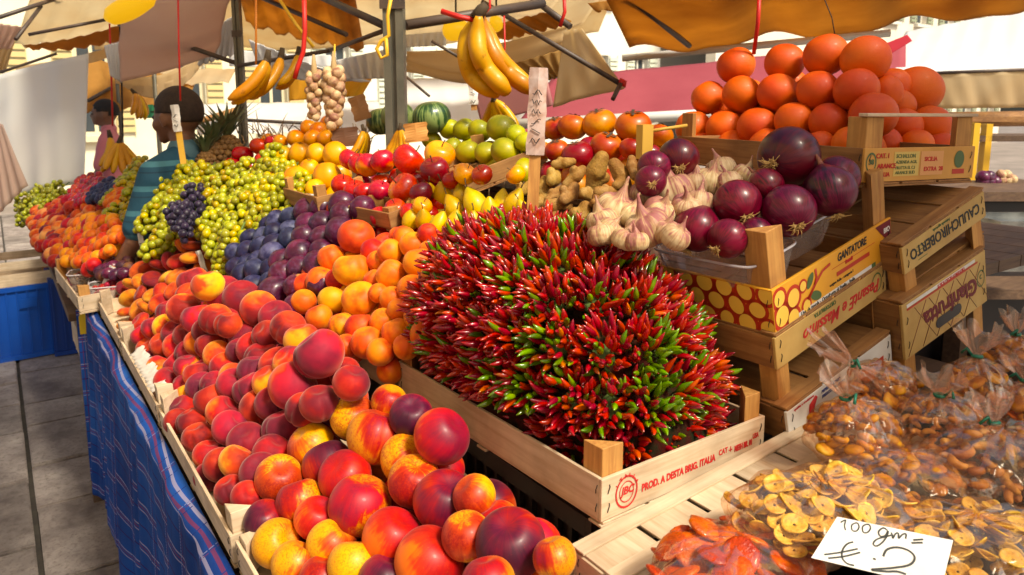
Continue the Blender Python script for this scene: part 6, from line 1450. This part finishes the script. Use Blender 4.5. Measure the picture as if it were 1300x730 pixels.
for i, (px, py, w_) in enumerate(((1270, 292, .34), (1278, 315, .30), (1272, 345, .30))):
    p = P(px, py, 2.7); c = carton(('upper', 'middle', 'lower')[i] + ' shiny metal tray on the dim stall at the right edge', (p.x, p.y, p.z), -YAW, w_, .25, .03, SILV, 'metal_tray')
# dark support fill: crates below the right hand stacks
plastic_crate('dark plastic crate under the stacks at the right', (1.42, .55, .79), .55, .36, .24, BLACKM); plastic_crate('second dark plastic crate under the onion stack', (1.02, .78, .79), .38, .42, .20, BLACKM)
plastic_crate('dark plastic crate below the lowest slatted crate', (.70, .40, .66), .50, .34, .22, BLACKM)
# pineapples behind the tomatoes
def pineapple(label, p, k):
    r = empty('pineapple', p, label=label, cat='pineapple', group='pineapples behind the tomatoes'); bm = bmesh.new()
    for j in range(9):
        for i in range(12):
            a = 2 * math.pi * (i + .5 * (j % 2)) / 12; f = math.pi * (j + .8) / 10; ball(bm, (.055 * k * math.sin(f) * math.cos(a), .055 * k * math.sin(f) * math.sin(a), -.08 * k * math.cos(f)), .016 * k, 1)
    ball(bm, (0, 0, 0), .05 * k, 2, (1, 1, 1.5)); obj('fruit', mesh('fruit', bm, PINE, smooth=True), r)
    bm = bmesh.new()
    for j in range(26):
        a = j * 2.4; L = k * (.08 + .12 * (1 - j / 26) + .02 * (j % 3)); sp = .25 + .75 * (1 - j / 26); d = Vector((math.cos(a) * sp, math.sin(a) * sp, 1)).normalized(); s = d.cross(Vector((0, 0, 1))).normalized() * .011 * k
        b0 = Vector((0, 0, .075 * k)); m_ = b0 + d * L * .5 + Vector((0, 0, .01)); e = b0 + d * L + Vector((d.x, d.y, -.2)) * .03 * k
        v = [bm.verts.new(q) for q in (b0 - s, b0 + s, m_ + s * .8, m_ - s * .8, e)]; bm.faces.new(v[:4]); bm.faces.new((v[3], v[2], v[4]))
    obj('leaf_crown', mesh('leaf_crown', bm, PLEAF), r)
PINE = simple('pineapple_skin', (.30, .15, .04), .7, (.18, .09, .03), 30); PLEAF = simple('pineapple_leaf', (.09, .13, .05), .6, (.20, .20, .10), 12)
for i, (px, py, d, k) in enumerate(((272, 205, 3.05, .9), (290, 200, 3.1, 1.05), (262, 212, 3.0, .7))): pineapple(('left', 'right', 'small front')[i] + ' pineapple with spiky grey green leaves behind the white grapes', P(px, py, d), k)
def twigs():
    bm = bmesh.new(); o = P(360, 165, 3.2)
    for i in range(60):
        p0 = P(R.uniform(290, 470), R.uniform(165, 185), R.uniform(2.95, 3.3)) - o; d = Vector((R.uniform(-.6, .6), R.uniform(-.6, .6), R.uniform(.4, 1))).normalized() * R.uniform(.04, .10); tube(bm, [p0, p0 + d * .6, p0 + d + Vector((0, 0, -.01))], [.003, .002, .001], 4)
    obj('dried_herbs', mesh('dried_herbs', bm, simple('dried_herb', (.40, .24, .12), .9, (.12, .08, .04), 30)), loc=o, label='dried herb twigs and stems behind the tomatoes and mandarins', cat='herbs', kind='stuff')
twigs()
# ------------------------------------------------------------------ people
def person(label, p, face, hgt, skin, shirt, hair, reach=True, stripes=False, fine=.010, coat_=None):
    k = hgt / 1.66; M = Matrix.Translation((p.x, p.y, 0)) @ Matrix.Rotation(face, 4, 'Z') @ Matrix.Scale(k, 4)
    r = empty('person', mat=M, label=label, cat='person')
    SK = simple('skin_' + str(len(bpy.data.materials)), skin, .5, tuple(q * .8 for q in skin), 6); HR = simple('hair_' + str(len(bpy.data.materials)), hair, .8, tuple(q * .5 for q in hair), 60, bumps=.6)
    bm = bmesh.new()
    ball(bm, (-.018, 0, 1.570), .094, 3, (1.06, .82, 1.0)); ball(bm, (.030, 0, 1.535), .066, 3, (.92, .88, 1.15)); ball(bm, (.046, 0, 1.490), .042, 2, (1, 1.05, 1)); ball(bm, (.066, 0, 1.462), .024, 2)
    ball(bm, (.094, 0, 1.527), .013, 2, (1.1, 1.1, .9)); caps(bm, (.082, 0, 1.556), (.096, 0, 1.530), .008, .011, 4, 1); ball(bm, (.086, 0, 1.497), .012, 2, (.8, 1.6, .6)); ball(bm, (.084, 0, 1.485), .012, 2, (.8, 1.5, .6))
    ball(bm, (.072, 0, 1.568), .020, 2, (.8, 2.1, .5)); 
    for s in (-1, 1): ball(bm, (-.012, s * .080, 1.532), .026, 2, (.62, .35, 1.15), (0, .15, 0)); ball(bm, (-.004, s * .086, 1.545), .012, 2, (.8, .5, 1)); ball(bm, (.052, s * .040, 1.515), .026, 2)
    caps(bm, (-.030, 0, 1.47), (-.035, 0, 1.36), .050, .056, 5); 
    ball(bm, (-.03, 0, 1.20), .135, 3, (.70, 1.05, 1.2)); ball(bm, (-.03, 0, 1.00), .12, 3, (.70, 1.05, 1.1)); ball(bm, (-.03, 0, .88), .14, 3, (.78, 1.05, .8)); caps(bm, (-.03, -.15, 1.305), (-.03, .15, 1.305), .046, .046, 8)
    hands = []
    for s in (-1, 1):
        sh = Vector((-.03, s * .165, 1.335)); el = Vector((.02, s * .225, 1.08)) if s > 0 or not reach else Vector((.04, s * .25, 1.08)); wr = Vector((.17, s * .23, .90)) if reach else Vector((.05, s * .25, .84))
        caps(bm, sh, el, .050, .038, 8); caps(bm, el, wr, .038, .025, 8); d = (wr - el).normalized(); pm_ = wr + d * .045; ball(bm, pm_, .038, 2, (1, .5, 1)); sd_ = Vector((0, 1, 0)).cross(d).normalized()
        for f in range(4):
            b0 = pm_ + d * .025 + sd_ * (f - 1.5) * .016; L = (.034, .040, .038, .030)[f]; b1 = b0 + d * L; b2 = b1 + (d * .7 + Vector((0, -s * .6, -.1))) * L * .75; caps(bm, b0, b1, .0095, .0085, 3, 1); caps(bm, b1, b2, .0085, .007, 3, 1)
        t0 = pm_ - d * .015 + sd_ * -.030; caps(bm, t0, t0 + (d * .5 - sd_ * .7).normalized() * .05, .011, .008, 3, 1)
        hp = Vector((-.03, s * .085, .86)); kn = Vector((.01, s * .10, .48)); an = Vector((-.03, s * .10, .09)); caps(bm, hp, kn, .082, .055, 8); caps(bm, kn, an, .054, .036, 8); caps(bm, an + Vector((-.03, 0, -.03)), an + Vector((.14, s * .015, -.05)), .040, .032, 6)
    obj('body', remesh('body', bm, fine, SK, 4), r)
    # shirt: its own shell around torso and upper arms
    bm = bmesh.new(); ball(bm, (-.03, 0, 1.21), .145, 3, (.78, 1.12, 1.2)); ball(bm, (-.03, 0, 1.0), .135, 3, (.80, 1.05, 1.25)); ball(bm, (-.03, 0, .86), .16, 3, (.84, 1.05, .8)); caps(bm, (-.03, 0, 1.345), (-.03, .165, 1.312), .062, .064, 8); caps(bm, (-.03, 0, 1.345), (-.03, -.165, 1.312), .062, .064, 8); caps(bm, (-.03, 0, 1.36), (-.035, 0, 1.39), .066, .060, 4)
    for s in (-1, 1):
        sh = Vector((-.03, s * .160, 1.335)); el = Vector((.02, s * .225, 1.08)); caps(bm, sh, sh.lerp(el, .80), .058, .062, 8); caps(bm, (-.035, s * .03, 1.395), (-.03, s * .15, 1.345), .050, .052, 6)
    obj('shirt', remesh('shirt', bm, fine, shirt, 4), r)
    bm = bmesh.new(); caps(bm, (-.03, 0, 1.405), (-.034, 0, 1.415), .066, .064, 3, 3); obj('collar', remesh('collar', bm, fine, coat_ or shirt, 2), r)
    bm = bmesh.new(); ball(bm, (-.03, 0, .84), .155, 3, (.84, 1.08, .8))
    for s in (-1, 1): caps(bm, (-.03, s * .085, .82), (.01, s * .10, .46), .094, .072, 8); caps(bm, (.01, s * .10, .46), (-.03, s * .10, .14), .072, .055, 8)
    obj('trousers', remesh('trousers', bm, .014, simple('trousers_' + str(len(bpy.data.materials)), (.05, .05, .07), .9), 4), r)
    bm = bmesh.new()
    for s in (-1, 1): caps(bm, (-.06, s * .10, .045), (.12, s * .115, .035), .048, .040, 6)
    obj('shoes', remesh('shoes', bm, .012, BLACKM, 3), r)
    # hair cap: only above the hairline
    bm = bmesh.new(); bmesh.ops.create_uvsphere(bm, u_segments=40, v_segments=26, radius=1, matrix=Matrix.Translation((-.021, 0, 1.574)) @ Matrix.Diagonal((.1015, .0785, .0955, 1)))
    dl = [v for v in bm.verts if (v.co.z < 1.585 and v.co.x > .045) or (v.co.z < 1.560 and v.co.x > -.045) or v.co.z < 1.520 or (v.co.x > .066 and v.co.z < 1.60)]
    bmesh.ops.delete(bm, geom=dl, context='VERTS'); o = obj('hair', mesh('hair', bm, HR, smooth=True), r); s_ = o.modifiers.new('s', 'SOLIDIFY'); s_.thickness = .0015; s_.offset = 1
    bm = bmesh.new()
    for s in (-1, 1): ball(bm, (.078, s * .030, 1.545), .0100, 2)
    obj('eyes', mesh('eyes', bm, simple('eye_' + str(len(bpy.data.materials)), (.03, .02, .015), .2), smooth=True), r)
    bm = bmesh.new()
    for s in (-1, 1): caps(bm, (.084, s * .018, 1.567), (.078, s * .045, 1.568), .004, .003, 4, 1)
    obj('eyebrows', mesh('eyebrows', bm, HR, smooth=True), r)
    return r
def shirt_mat():
    m, nt, b = newmat('teal_striped_shirt'); tc = nt.nodes.new('ShaderNodeTexCoord').outputs['Object']; s = nnode(nt, 'ShaderNodeSeparateXYZ', {0: tc}).outputs
    f = mth(nt, 'FRACT', mth(nt, 'MULTIPLY', s[2], 11)); col = mixc(nt, mth(nt, 'LESS_THAN', f, .22), (.008, .06, .11), (.06, .20, .26)); f2 = mth(nt, 'FRACT', mth(nt, 'MULTIPLY_ADD', s[2], 11, .25)); col = mixc(nt, mth(nt, 'LESS_THAN', f2, .06), col, (.005, .03, .06))
    col = mixc(nt, ramp(nt, noise(nt, tc, 3, 3), [(.4, 0.0), (.7, .4)]), col, (.006, .04, .07)); nt.links.new(col, b.inputs['Base Color']); b.inputs['Roughness'].default_value = .85; bump(nt, b, noise(nt, tc, 9, 3), .5, .02); return m
lf = math.atan2(-RT.y, -RT.x)
person('dark haired boy in a teal striped shirt seen from behind among the white grapes', P(224, 165, 3.02) + FW * .0, lf - .35, 1.655, (.20, .085, .045), shirt_mat(), (.040, .020, .013), coat_=simple('collar_cloth', (.08, .17, .22), .8))
person('distant seller with dark hair and pink shirt behind the far bananas', P(133, 165, 6.2), lf + .3, 1.62, (.20, .09, .05), simple('pink_shirt', (.55, .16, .18), .8), (.015, .01, .01), fine=.02)
